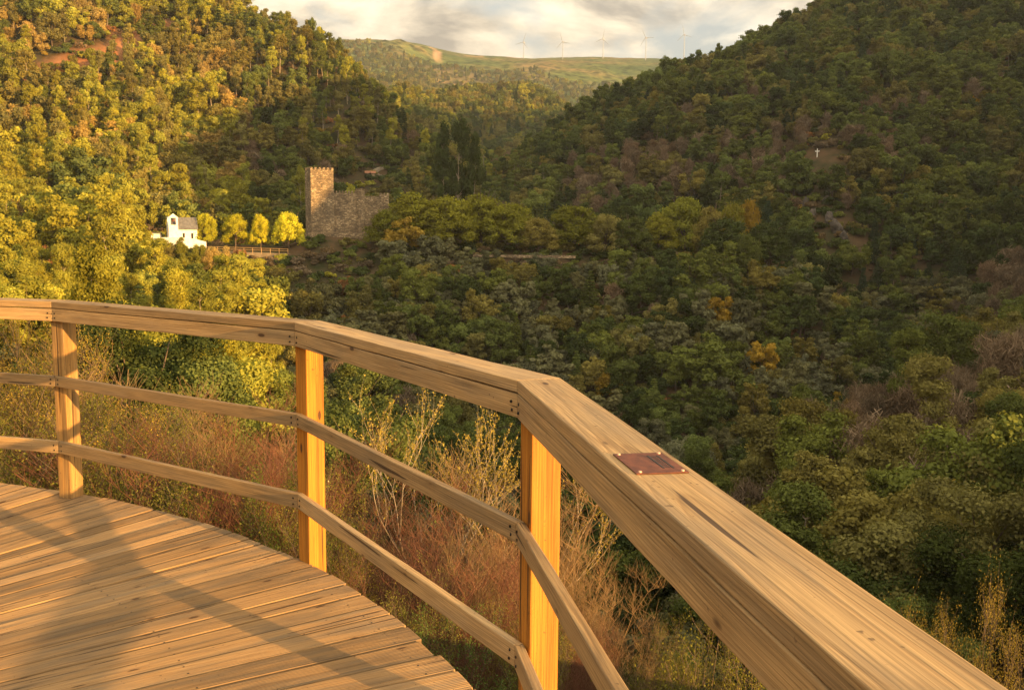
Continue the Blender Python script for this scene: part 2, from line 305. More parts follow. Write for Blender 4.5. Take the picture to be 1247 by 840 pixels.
# ---------------------------------------------------------------- terrain
CP, SP = math.cos(PITCH), math.sin(PITCH)
def s_of(py):
    v = -(np.asarray(py, float)-420)/FPX; return (-SP+v*CP)/(CP+v*SP)      # height / forward distance, seen from the eye
COLS = [   # (column of the view, [(forward distance, ground row)])
 (-400, [(4,900),(7.5,800),(12,640),(40,520),(90,450),(150,380),(210,290),(260,230),(300,180),(350,100),(400,0),(470,-90),(560,-100),(900,0),(1500,60),(3000,90),(5200,140)]),
 (-150, [(4,960),(7.5,800),(12,655),(40,560),(90,480),(150,410),(210,315),(260,245),(300,195),(350,120),(400,20),(460,-70),(540,-80),(900,30),(1500,60),(3000,80),(5200,140)]),
 (0,    [(4,1050),(7.5,800),(12,690),(40,585),(90,500),(150,430),(210,338),(260,270),(300,225),(350,150),(400,52),(450,-45),(520,-60),(900,60),(1500,80),(3000,80),(5200,140)]),
 (130,  [(4,1050),(7.5,805),(12,715),(40,620),(90,530),(140,455),(190,370),(225,312),(260,275),(300,232),(350,160),(400,80),(460,-8),(520,-35),(900,90),(1500,90),(3000,70),(5200,140)]),
 (260,  [(4,1050),(7.5,812),(12,760),(50,640),(100,550),(145,475),(190,395),(224,330),(231,312),(262,305),(310,258),(350,190),(400,108),(440,42),(485,22),(600,60),(900,120),(1500,110),(3000,60),(5200,140)]),
 (340,  [(4,1050),(7.5,818),(12,800),(55,660),(110,560),(155,475),(200,385),(228,322),(234,312),(262,308),(300,280),(345,215),(390,130),(425,72),(470,55),(600,90),(900,130),(1500,110),(3000,58),(5200,140)]),
 (395,  [(4,1050),(7.5,825),(12,840),(60,690),(120,570),(160,470),(200,385),(226,325),(236,292),(258,286),(290,300),(330,265),(370,195),(405,118),(432,82),(470,84),(600,120),(900,140),(1500,110),(3000,54),(5200,140)]),
 (480,  [(4,1050),(7.5,835),(12,900),(60,740),(110,610),(150,515),(190,415),(222,335),(240,300),(256,300),(285,315),(320,305),(360,255),(395,205),(425,165),(460,160),(600,170),(900,118),(1200,140),(1700,110),(3000,53),(5200,140)]),
 (560,  [(4,1050),(7.5,840),(12,950),(70,850),(120,630),(160,520),(200,415),(228,338),(242,306),(262,304),(290,322),(330,315),(370,268),(410,228),(440,212),(490,218),(700,205),(950,136),(1250,113),(1600,135),(2200,110),(3000,66),(5200,140)]),
 (640,  [(4,1050),(7.5,845),(12,980),(70,880),(120,670),(165,540),(205,415),(235,330),(248,306),(266,306),(300,328),(345,310),(400,262),(445,222),(490,197),(540,205),(700,210),(950,155),(1250,108),(1700,140),(2200,110),(3000,70),(5200,140)]),
 (720,  [(4,1050),(7.5,855),(12,1000),(45,1000),(75,880),(115,725),(160,580),(200,445),(235,335),(250,308),(268,308),(300,328),(340,295),(390,228),(440,170),(480,140),(560,160),(900,170),(1300,150),(1800,150),(3000,70),(5200,140)]),
 (850,  [(4,1050),(7.5,870),(12,1150),(45,1000),(65,900),(85,815),(105,735),(140,650),(170,535),(205,400),(230,330),(246,308),(264,312),(290,325),(320,290),(350,232),(390,165),(430,120),(470,96),(560,120),(900,140),(1800,140),(3000,70),(5200,140)]),
 (930,  [(4,1350),(12,1200),(40,1000),(65,850),(88,750),(115,650),(145,620),(172,540),(200,440),(222,355),(236,320),(252,325),(275,345),(300,300),(340,225),(380,160),(430,95),(470,60),(520,55),(900,140),(1800,140),(3000,60),(5200,140)]),
 (1000, [(4,1300),(12,1200),(40,970),(65,815),(85,705),(105,612),(125,555),(150,610),(175,540),(200,460),(222,388),(238,425),(258,405),(285,300),(320,222),(360,150),(400,95),(450,52),(500,22),(560,20),(900,120),(3000,60),(5200,140)]),
 (1120, [(4,1250),(12,1150),(40,940),(65,790),(85,680),(105,585),(135,505),(160,545),(180,515),(204,462),(222,485),(248,420),(285,308),(330,220),(370,140),(410,70),(460,0),(540,-40),(900,60),(3000,60),(5200,140)]),
 (1247, [(4,1200),(12,1100),(40,900),(65,745),(85,645),(105,545),(145,450),(170,485),(200,455),(230,405),(260,348),(300,278),(350,180),(400,80),(450,-10),(520,-60),(900,0),(3000,60),(5200,140)]),
 (1450, [(4,1100),(12,850),(40,700),(70,570),(100,460),(150,400),(200,360),(260,290),(350,130),(450,-50),(520,-80),(900,0),(3000,60),(5200,140)]),
 (1800, [(4,1000),(12,780),(40,620),(100,430),(160,350),(250,230),(400,20),(520,-50),(900,0),(3000,60),(5200,140)]),
]
def pchip(x, y, X):
    x = np.asarray(x, float); y = np.asarray(y, float); h = np.diff(x); d = np.diff(y, axis=0)/h.reshape(-1, *([1]*(y.ndim-1)))
    m = np.zeros_like(y); m[0] = d[0]; m[-1] = d[-1]
    hh = h.reshape(-1, *([1]*(y.ndim-1)))
    w1 = 2*hh[1:]+hh[:-1]; w2 = hh[1:]+2*hh[:-1]
    with np.errstate(divide='ignore', invalid='ignore'):
        mm = (w1+w2)/(w1/d[:-1]+w2/d[1:])
    m[1:-1] = np.where(d[:-1]*d[1:] > 0, mm, 0)
    X = np.clip(X, x[0], x[-1]); i = np.clip(np.searchsorted(x, X, 'right')-1, 0, len(x)-2)
    t = (X-x[i])/h[i]
    if y.ndim > 1: t = t[:, None]; hi = h[i][:, None]
    else: hi = h[i]
    return (2*t**3-3*t**2+1)*y[i]+(t**3-2*t**2+t)*hi*m[i]+(-2*t**3+3*t**2)*y[i+1]+(t**3-t**2)*hi*m[i+1]
LNR = np.concatenate([np.linspace(math.log(2.5), math.log(80), 60)[:-1], np.linspace(math.log(80), math.log(620), 230)[:-1], np.linspace(math.log(620), math.log(5200), 110)])
azs, prof = [], []
for px, pts in COLS:
    a = math.atan((px-623.5)/FPX); azs.append(a)
    Y = np.array([p[0] for p in pts], float); z = s_of([p[1] for p in pts])*Y
    r = Y/math.cos(a); prof.append(pchip(np.log(r), z/r, LNR))
# columns outside the view, given as heights below / above the eye
def side(az, pts):
    azs.append(R(az)); r = np.array([p[0] for p in pts], float); z = np.array([p[1] for p in pts], float)
    prof.append(pchip(np.log(r), z/r, LNR))
side(75, [(2.5,-2.6),(12,-4.5),(40,-9),(100,-6),(200,5),(400,60),(900,100),(5200,500)])
side(110, [(2.5,-2.4),(12,-3.6),(40,-6),(100,-8),(250,-12),(600,-20),(1500,-30),(5200,-60)])
side(150, [(2.5,-2.2),(12,-3.0),(40,-4),(100,-6),(250,-10),(600,-15),(1500,-30),(5200,-60)])
side(180, [(2.5,-2.1),(12,-2.2),(40,1),(100,10),(250,30),(600,90),(1500,150),(5200,200)])
azs.append(R(-180)); prof.append(prof[-1])
side(-120, [(2.5,-2.1),(12,-1.8),(40,3),(100,14),(250,45),(600,110),(1500,200),(5200,300)])
side(-75, [(2.5,-2.3),(12,-3.0),(40,-2),(100,6),(250,45),(600,130),(1500,200),(5200,400)])
o_ = np.argsort(azs); azs = np.array(azs)[o_]; prof = np.array(prof)[o_]
AZ = np.unique(np.concatenate([np.arange(-180, -36, 3), np.arange(-36, 36, .22), np.arange(36, 100, 1.), np.arange(100, 181, 3)]))*math.pi/180
AZ[-1] = math.pi
S = pchip(azs, prof, AZ)                                        # (naz, nr)
# light smoothing along azimuth and radius
for _ in range(3): S[1:-1] = .25*S[:-2]+.5*S[1:-1]+.25*S[2:]
for _ in range(2): S[:, 1:-1] = .25*S[:, :-2]+.5*S[:, 1:-1]+.25*S[:, 2:]
RR = np.exp(LNR)[None, :]; AA = AZ[:, None]
X = np.sin(AA)*RR; Y = np.cos(AA)*RR; Z = S*RR
# unseen hill added on the sun's side, its crest shaped to shade the valley
sx, sy = math.sin(SUN_AZ), math.cos(SUN_AZ)
Q = X*(-sy)+Y*sx; Pp = X*sx+Y*sy
crest = np.interp(Q, [40, 90, 125, 144, 150, 156, 163, 175, 208, 242, 284, 400, 600, 900], [-30, 0, 24, 32, 37, 43, 52, 76, 91, 104, 120, 152, 175, 190])
crest = crest+1.3*fbm(Q/22., Pp/60., 2., 3)
dp = Pp-116
hill = crest-np.where(dp < 0, .46*(np.sqrt(dp*dp+30**2)-30), .40*(np.sqrt(dp*dp+30**2)-30))
wgt = np.clip((AA-R(27))/R(16), 0, 1); wgt = wgt*wgt*(3-2*wgt)
hill = np.where(AA > 0, hill*wgt+(-400)*(1-wgt), -400)
k_ = 4.; Z = np.where(hill > Z-30, np.log(np.exp(np.clip((Z-hill)/k_, -30, 30))+1)*k_+hill, Z)
# relief
amp = np.clip((RR-40)/150, 0, 1)*2.2+np.clip((RR-700)/1500, 0, 1)*22
Z = Z+amp*fbm(X/38., Y/38., 1., 4)*np.where(RR < 700, 1, 0)+np.where(RR >= 700, amp*(fbm(X/260., Y/260., 3., 5)), 0)*np.clip(1.15-np.abs(RR-3000)/900*.0-np.where((RR > 2300) & (RR < 3600), .75, 0), 0, 1)
Z = Z+np.where(RR > 1500, np.clip((RR-1500)/900, 0, 1)*34*(1-2*np.abs(fbm(X/330., Y/520., 8., 4)))*np.clip((2900-RR)/500, 0, 1), 0)
Z = Z+np.clip((RR-3)/5, 0, 1)*.22*fbm(X/1.7, Y/1.7, 0., 3)*(RR < 60)
# castle terrace is kept level
PXG = 623.5+FPX*np.tan(np.clip(AA, -1.4, 1.4)); YG = Y
Sfin = Z/RR; Z = Z+EYE
def Hgt(x, y):
    """ground height at world x, y"""
    x = np.asarray(x, float); y = np.asarray(y, float); a = np.arctan2(x, y); r = np.log(np.maximum(np.hypot(x, y), 2.6))
    i = np.clip(np.searchsorted(AZ, a, 'right')-1, 0, len(AZ)-2); j = np.clip(np.searchsorted(LNR, r, 'right')-1, 0, len(LNR)-2)
    u = (a-AZ[i])/(AZ[i+1]-AZ[i]); v = (r-LNR[j])/(LNR[j+1]-LNR[j])
    return Z[i, j]*(1-u)*(1-v)+Z[i+1, j]*u*(1-v)+Z[i, j+1]*(1-u)*v+Z[i+1, j+1]*u*v
def pix(x, y, z):
    z = z-EYE; yc = y*CP-z*SP; zc = y*SP+z*CP
    return 623.5+FPX*x/yc, 420-FPX*zc/yc
def at(px, py, Yd):
    """world point seen at a photo pixel at forward distance Yd"""
    s = s_of(py); yc = Yd*CP-s*Yd*SP
    return Vector(((px-623.5)/FPX*yc, Yd, s*Yd+EYE))
def on_ground(px, py, y0, y1, n=400):
    """first ground point between two forward distances that is seen at the given row"""
    ys = np.linspace(y0, y1, n); xs = (px-623.5)/FPX*ys; zs = Hgt(xs, ys); a, b = pix(xs, ys, zs); xs = xs*(px-623.5)/np.where(abs(a-623.5) < 1, 1, a-623.5) if abs(px-623.5) > 20 else xs
    zs = Hgt(xs, ys); a, b = pix(xs, ys, zs); i = np.where(b < py)[0]; i = i[0] if len(i) else int(np.argmin(abs(b-py)))
    return Vector((xs[i], ys[i], zs[i]))
PX, PY = pix(X, Y, Z)
far_w = np.clip((RR-560)/200, 0, 1)*np.ones_like(X)
def seg_dist(px, py, a, b):
    ax, ay = a; bx, by = b; t = np.clip(((px-ax)*(bx-ax)+(py-ay)*(by-ay))/((bx-ax)**2+(by-ay)**2), 0, 1)
    return np.hypot(px-ax-t*(bx-ax), py-ay-t*(by-ay))
# the landslip of bare red earth up the hill, in ground metres
CLEAR = [(on_ground(993, 188.5, 285, 400), 8., 9.), (on_ground(449, 218, 290, 400), 8., 10.), (on_ground(1000, 262, 250, 330), 7., 6.), (on_ground(1016, 284, 250, 330), 7., 5.), (on_ground(984, 252, 250, 330), 6., 5.)]
SLIP = [at(48, 118, 385), at(95, 100, 398), at(140, 78, 412), at(165, 62, 425), at(196, 46, 440)]
def slipd(x, y):
    d = 1e9
    for a, b in zip(SLIP[:-1], SLIP[1:]): d = np.minimum(d, seg_dist(x, y, (a.x, a.y), (b.x, b.y)))
    return d
dirt = np.clip(1.25-slipd(X, Y)/9.+.35*fbm(X/9, Y/9, 0, 3), 0, 1)*((RR > 330) & (RR < 520))
G1 = [at(300, 430, 150), at(255, 470, 120), at(170, 470, 110)]       # bare bank in the gully
d2 = np.minimum(seg_dist(X, Y, (G1[0].x, G1[0].y), (G1[1].x, G1[1].y)), seg_dist(X, Y, (G1[1].x, G1[1].y), (G1[2].x, G1[2].y)))
dirt = np.maximum(dirt, .5*np.clip(1.1-d2/12+.5*fbm(X/9, Y/9, 0, 3), 0, 1))
F1 = [at(523, 54, 2960), at(530, 62, 2700), at(528, 72, 2400)]
trk = np.zeros_like(X)
for a, b in zip(F1[:-1], F1[1:]): trk = np.maximum(trk, np.clip(1.4-seg_dist(X, Y, (a.x, a.y), (b.x, b.y))/9, 0, 1))
trk = np.maximum(trk, ((RR > 2850) & (RR < 3000) & (PX > 560) & (PX < 720) & (fbm(X/60, Y/60, 0, 3) > .1))*.6)
na, nr = X.shape
idx = np.arange(na*nr).reshape(na, nr)
Fq = np.stack([idx[:-1, :-1], idx[:-1, 1:], idx[1:, 1:], idx[1:, :-1]], -1).reshape(-1, 4)[:, ::-1]
keepf = ((np.abs(AZ[:-1])[:, None] < R(41)) | (np.exp(LNR)[None, :-1] < 900)).ravel(); Fq = Fq[keepf]
me = mesh_np('terrain', np.stack([X, Y, Z], -1).reshape(-1, 3), [Fq], [M_ground], smooth=True,
    attrs={'far': ('POINT', 'FLOAT', far_w.ravel()), 'dirt': ('POINT', 'FLOAT', dirt.ravel()), 'track': ('POINT', 'FLOAT', trk.ravel())})
terrain = tag(obj('terrain', me), kind='structure')
CM = np.maximum.accumulate(Sfin, axis=1)
def hidden_s(x, y, back=.965):
    a = np.arctan2(x, y); r = np.log(np.hypot(x, y)*back)
    i = np.clip(np.searchsorted(AZ, a)-1, 0, len(AZ)-1); j = np.clip(np.searchsorted(LNR, r)-1, 0, len(LNR)-1)
    return CM[i, j]

# ---------------------------------------------------------------- foliage meshes
def quads(C, T, B, sx, sz):
    """leaf quads: centres C, tangents T, bitangents B"""
    a = C-T*sx-B*sz; b = C+T*sx-B*sz; c = C+T*sx+B*sz; d = C-T*sx+B*sz
    return np.stack([a, b, c, d], 1).reshape(-1, 3)
def rand_unit(n, g):
    v = g.normal(size=(n, 3)); return v/np.linalg.norm(v, axis=1, keepdims=True)
def leaves(clumps, per, size, g, up=.25, flat=.7, shell=.55, aspect=.7, fine=0):
    """clumps (n,4): centre + radius; leaf-clump faces scattered on and in each clump"""
    n = len(clumps); C = np.repeat(clumps[:, :3], per, 0); rad = np.repeat(clumps[:, 3], per)
    d = rand_unit(n*per, g); d[:, 2] = d[:, 2]*.9+up; d /= np.linalg.norm(d, axis=1, keepdims=True)
    rr = rad*(shell+(1-shell)*g.random(n*per))**.7*(1+.25*g.normal(size=n*per)).clip(.3, 1.5)
    P = C+d*rr[:, None]*np.array([1, 1, flat])
    nrm = d+.75*rand_unit(n*per, g); nrm /= np.linalg.norm(nrm, axis=1, keepdims=True)
    T = np.cross(nrm, rand_unit(n*per, g)); T /= np.linalg.norm(T, axis=1, keepdims=True); B = np.cross(nrm, T)
    s = size*(.55+.9*g.random(n*per))[:, None]
    return quads(P, T, B, s*.5, s*.5*aspect), np.repeat(np.repeat(g.random(n), per)*.6+.4*g.random(n*per), 1)
def tubes(segs, n=3):
    """segs list of (p0,p1,r0,r1)"""
    S_ = np.array([(*a, *b, r, q) for a, b, r, q in segs], float); p0, p1, r0, r1 = S_[:, :3], S_[:, 3:6], S_[:, 6], S_[:, 7]
    d = p1-p0; ln = np.linalg.norm(d, axis=1, keepdims=True)+1e-9; d = d/ln
    ref = np.where(np.abs(d[:, 2:3]) < .9, np.array([[0, 0, 1.]]), np.array([[1., 0, 0]]))
    u = np.cross(d, ref); u /= np.linalg.norm(u, axis=1, keepdims=True); v = np.cross(d, u)
    V = []
    for k in range(n):
        t = 2*math.pi*k/n; w = u*math.cos(t)+v*math.sin(t); V += [p0+w*r0[:, None], p1+w*r1[:, None]]
    V = np.stack(V, 1).reshape(-1, 3); m = len(S_); base = np.arange(m)[:, None]*2*n; Fs = []
    for k in range(n):
        j = (k+1) % n; Fs.append(base+np.array([[2*k, 2*j, 2*j+1, 2*k+1]]))
    return V, np.concatenate(Fs)
def limb(p, d, ln, r, g, wig=.18, n=4, lift=.0, rend=.5):
    segs = []; p = np.array(p, float); d = np.array(d, float); d /= np.linalg.norm(d)
    for i in range(n):
        d = d+g.normal(size=3)*wig; d[2] += lift; d /= np.linalg.norm(d)
        q = p+d*ln/n; r0 = r*(1-(1-rend)*i/n); r1 = r*(1-(1-rend)*(i+1)/n); segs.append((p, q, r0, r1)); p = q
    return segs, p, d
def make_tree(kind, seed, fine=1):
    """returns (trunk V,F), (crown V, tone); a tree about 8 m tall standing on the origin"""
    g = np.random.default_rng(seed); segs = []; cl = []
    if kind == 'dome':
        ht = 8.; z0 = .9; s, top, d = limb((0, 0, -.8), (0, 0, 1), ht*.5, .22, g, .05, 4, 0, .6); segs += s
        lobes = [(g.normal()*.9, g.normal()*.9, .42+.12*g.random()) for _ in range(4)]
        for i in range(95):
            u = rand_unit(1, g)[0]; u[2] = abs(u[2])*1.2-.34;  r0 = 3.35*(.82+.2*float(noise3(u[0]*1.7+seed, u[1]*1.7, u[2]*1.7)))*(1 if g.random() < .8 else .62)
            c = np.array([u[0]*r0, u[1]*r0, 2.6+u[2]*r0*1.48]); c[2] = max(c[2], z0); cl.append((*c, .5+.5*g.random()))
            if i % 4 == 0:
                s, e1, _ = limb((0, 0, 1.2+g.random()*2), c-np.array([0, 0, 2.]), np.linalg.norm(c)*.8, .07, g, .1, 3, .02, .4); segs += s
        per, size = (75, .30) if fine == 1 else (190, .17)
        V, tone = leaves(np.array(cl), per, size, g, up=.3, flat=.7)
    elif kind in ('broadleaf', 'olive', 'round'):
        ht = {'broadleaf': 8., 'olive': 5.6, 'round': 7.8}[kind]; w = {'broadleaf': 3.1, 'olive': 2.9, 'round': 3.3}[kind]
        z0 = ht*{'broadleaf': .20, 'olive': .12, 'round': .27}[kind]
        s, top, d = limb((0, 0, -.8), (g.normal()*.06, g.normal()*.06, 1), ht*.55, ht*.024, g, .05, 4, 0, .6); segs += s
        lop = 1+.18*g.normal(size=3)
        nb = 13 if kind != 'round' else 22
        for i in range(nb):
            a = i*2.4+g.random(); e = g.random()**.8
            zc = z0+(ht*.97-z0)*e; mid = (z0+ht)/2; prof_ = math.sqrt(max(.06, 1-((zc-mid*.96)/(ht*.5))**2))
            rr = w*prof_*(.60+.42*g.random())*lop[i % 3] if kind != 'round' else w*prof_*(.82+.12*g.random())
            tip = np.array([math.cos(a)*rr, math.sin(a)*rr, zc]); st = np.array([0, 0, min(ht*.42, max(.6, zc-.5*rr-.6))]); dd = tip-st
            s, e1, _ = limb(st, dd, np.linalg.norm(dd)*.9, .06*(ht/8), g, .12, 3, .02, .35); segs += s
            for k in range(5 if kind != 'round' else 4):
                c = tip*np.array([1, 1, 1])*(1-.28*g.random()*(k > 0))+g.normal(size=3)*.52*(k > 0)*(.6 if kind == 'round' else 1)
                c[2] = max(c[2], z0+.2); cl.append((*c, (.55+.55*g.random())*(ht/8)))
        per, size = (110, .30) if fine == 1 else (420, .155) if fine == 2 else (950, .10)
        V, tone = leaves(np.array(cl), per, size, g, up=.3, flat=.75)
    elif kind == 'eucalyptus':
        ht = 11.; s, top, d = limb((0, 0, -.8), (g.normal()*.05, g.normal()*.05, 1), ht*.95, .13, g, .035, 7, .02, .25); segs += s
        pts = [x[1] for x in s]
        for i in range(24):
            e = (.35+.65*g.random()**.75); j = min(6, int(e*7)); b = pts[j]*1.; a = g.random()*6.28
            rr = (1.9*(1.15-e)+.45)*(.5+.6*g.random()); tip = b+np.array([math.cos(a)*rr, math.sin(a)*rr, .5+.5*g.random()]); dd = tip-b
            s2, e1, _ = limb(b, dd, np.linalg.norm(dd), .035, g, .12, 2, .05, .4); segs += s2
            for k in range(2): cl.append((*(e1+g.normal(size=3)*.28*(k > 0)), .38+.36*g.random()))
        per, size = (100, .27) if fine == 1 else (330, .15) if fine == 2 else (800, .10)
        V, tone = leaves(np.array(cl), per, size, g, up=.15, flat=1.15, aspect=.5)
    elif kind == 'pine':
        ht = 9.; s, top, d = limb((0, 0, -.8), (0, 0, 1), ht+.5, .15, g, .015, 5, 0, .1); segs += s
        for lv in range(15):
            z = 1.1+lv*(ht-1.1)/15; rr = 2.15*(1-(z/ht)**1.25)+.18
            for k in range(6 if lv < 11 else 4):
                a = k*1.05+lv*.7+g.random()*.5; r_ = rr*(.75+.35*g.random()); tip = np.array([math.cos(a)*r_, math.sin(a)*r_, z-.10*r_])
                segs.append((np.array([0, 0, z]), tip, .03, .01))
                for f in (.45, .85): cl.append((*(tip*np.array([f, f, 1])), .20+.22*rr*.6))
        per, size = (42, .26) if fine == 1 else (130, .15) if fine == 2 else (330, .09)
        V, tone = leaves(np.array(cl), per, size, g, up=.1, flat=.45, aspect=.5)
    elif kind == 'bare':
        ht = 7.; s, top, d = limb((0, 0, -.8), (g.normal()*.08, g.normal()*.08, 1), ht*.8, .09, g, .06, 6, .02, .25); segs += s
        pts = [x[1] for x in s]; tips = []
        for i in range(26):
            e = .2+.8*g.random(); b = pts[min(5, int(e*6))]; a = g.random()*6.28; dd = np.array([math.cos(a), math.sin(a), 1.1+.5*g.random()])
            s2, e1, d1 = limb(b, dd, (.9+1.7*math.sin(math.pi*min(1, e*.95)))*(.6+.6*g.random()), .03, g, .15, 3, .12, .3); segs += s2
            tips += [x[1] for x in s2]
        tips = np.array(tips); n = 1900 if fine == 1 else 5200
        P = tips[g.integers(len(tips), size=n)]+g.normal(size=(n, 3))*np.array([.38, .38, .36])
        D = rand_unit(n, g)*.95+np.array([0, 0, 1.]); D /= np.linalg.norm(D, axis=1, keepdims=True)
        T = np.cross(D, rand_unit(n, g)); T /= np.linalg.norm(T, axis=1, keepdims=True)
        V = quads(P, T, D, (.034 if fine == 1 else .018)*(.6+g.random((n, 1))), .34*(.5+g.random((n, 1)))); tone = g.random(n)
    elif kind == 'bush':
        cl = [(g.normal()*.5, g.normal()*.5, .25+.8*g.random(), .28+.3*g.random()) for i in range(15)]
        segs = [(np.array([0, 0, -.3]), np.array([c[0], c[1], c[2]]), .03, .008) for c in cl]
        V, tone = leaves(np.array(cl), 70, .2, g, up=.3, flat=.8)
    tv, tf = tubes(segs, 5 if fine > 1 else 4)
    return (tv, tf), (V, tone)
def qf(n): return np.arange(n*4).reshape(-1, 4)
PROTO = {}
def proto(kind, seed, fine):
    key = (kind, seed, fine)
    if key not in PROTO:
        (tv, tf), (V, tone) = make_tree(kind, seed, fine)
        lm = None
        bark = M_pale_bark if kind in ('eucalyptus',) else M_bark
        tm = mesh_np('trunk', tv, [tf], [bark], smooth=True)
        nq = len(V)//4; cm = mesh_np('crown', V, [qf(nq)], [leafm('mid green', kind == 'bare')], attrs={'tone': ('FACE', 'FLOAT', tone)})
        PROTO[key] = (tm, cm, tv, tf, V, tone, bark, lm)
    return PROTO[key]
def whole(kind, seed, fine, col):
    tm, cm, tv, tf, V, tone, bark, lm = proto(kind, seed, fine)
    nq = len(V)//4; key = ('w', kind, seed, fine, col)
    if key not in PROTO:
        PROTO[key] = mesh_np('whole', np.concatenate([V, tv]), [qf(nq), tf+len(V)], [leafm(col, kind == 'bare'), bark], midx=np.r_[np.zeros(nq), np.ones(len(tf))],
                 attrs={'tone': ('FACE', 'FLOAT', np.r_[tone, np.full(len(tf), .5)])})
    o = bpy.data.objects.new('whole', PROTO[key]); return o

TREES = []   # dicts x,y,z,h(scale),kind,seed,colour,region
HREF = {'dome': 6.9, 'broadleaf': 8., 'olive': 5.6, 'round': 7.8, 'eucalyptus': 11., 'pine': 9., 'bare': 7., 'bush': 1.3}
def region_of(px, py, Yd):
    if Yd > 600: return 'far'
    if Yd > 268:
        vx = 640 if Yd > 330 else 660
        if px < 300: return 'chapel_hill'
        if px < vx: return 'castle_hill'
        return 'cross_hill'
    if px < 345 and Yd > 60: return 'chapel_slope'
    if Yd > 147 and px < 1200: return 'spur'
    if px > 820: return 'near_slope'
    return 'valley'
MIX = {   # (kind, colour, weight, height range)
 'chapel_hill': [('broadleaf','olive',2.6,(8,12)),('broadleaf','yellow green',2.4,(8,12)),('eucalyptus','yellow green',1.8,(11,16)),('eucalyptus','olive',2,(11,16)),('broadleaf','tawny',1.6,(7,10)),('bare','tawny',1.3,(7,10)),('broadleaf','mid green',1.2,(8,12))],
 'castle_hill': [('eucalyptus','mid green',2.6,(9,14)),('broadleaf','dark green',1.3,(6,9)),('broadleaf','mid green',2.4,(7,10)),('pine','dark green',.9,(8,12)),('bare','dull brown',.9,(6,9)),('broadleaf','olive',1.4,(7,10)),('eucalyptus','yellow green',1.0,(9,14)),('eucalyptus','olive',1.2,(9,14))],
 'cross_hill': [('broadleaf','dark green',1.4,(8,11)),('broadleaf','mid green',3.0,(8,12)),('broadleaf','olive',2.2,(7,11)),('eucalyptus','mid green',1.2,(9,12)),('pine','bluish green',.5,(7,10)),('bare','dull brown',.8,(7,9))],
 'spur': [('olive','grey green',5.0,(4.5,6.5)),('broadleaf','dark green',1.5,(5,8)),('broadleaf','mid green',1.8,(5,8)),('broadleaf','olive',1.2,(5,8)),('bare','dull brown',.5,(4,6)),('pine','mid green',.2,(6,9)),('broadleaf','golden',.12,(6,8)),('broadleaf','rust brown',.10,(4,6))],
 'near_slope': [('broadleaf','mid green',2.4,(8,11)),('broadleaf','olive',2.0,(8,11)),('broadleaf','grey green',1.3,(7,10)),('broadleaf','dark green',1.2,(7,10)),('eucalyptus','mid green',1.2,(9,12)),('eucalyptus','olive',.9,(9,12)),('bare','dull brown',.9,(6,9))],
 'chapel_slope': [('broadleaf','yellow green',4.4,(7,10)),('eucalyptus','yellow green',2.6,(9,12)),('broadleaf','mid green',1.0,(7,10)),('broadleaf','rust brown',.22,(4,6)),('bare','tawny',.5,(5,7)),('pine','mid green',.3,(6,9))],
 'valley': [('broadleaf','dark green',3,(6,9)),('broadleaf','mid green',2.2,(6,9)),('olive','grey green',1.2,(4.5,6)),('bare','dull brown',.5,(5,7)),('pine','bluish green',.3,(6,9))],
 'far': [('broadleaf','mid green',3,(8,11)),('pine','dark green',.8,(9,13)),('broadleaf','olive',2.2,(8,11)),('broadleaf','yellow green',1.2,(8,11))]}
CASTLE_Y = 240.
def scatter(y0, y1, px0, px1, spacing):
    # jittered grid in ground metres
    n = 0; y = y0
    gx = rng
    while y < y1:
        xa = (px0-623.5)/FPX*y; xb = (px1-623.5)/FPX*y; k = int((xb-xa)/spacing)
        xs = xa+(np.arange(k)+.5+.42*gx.uniform(-1, 1, k))*spacing; ys = y+.42*spacing*gx.uniform(-1, 1, k); zs = Hgt(xs, ys)
        yield xs, ys, zs
        y += spacing*.92
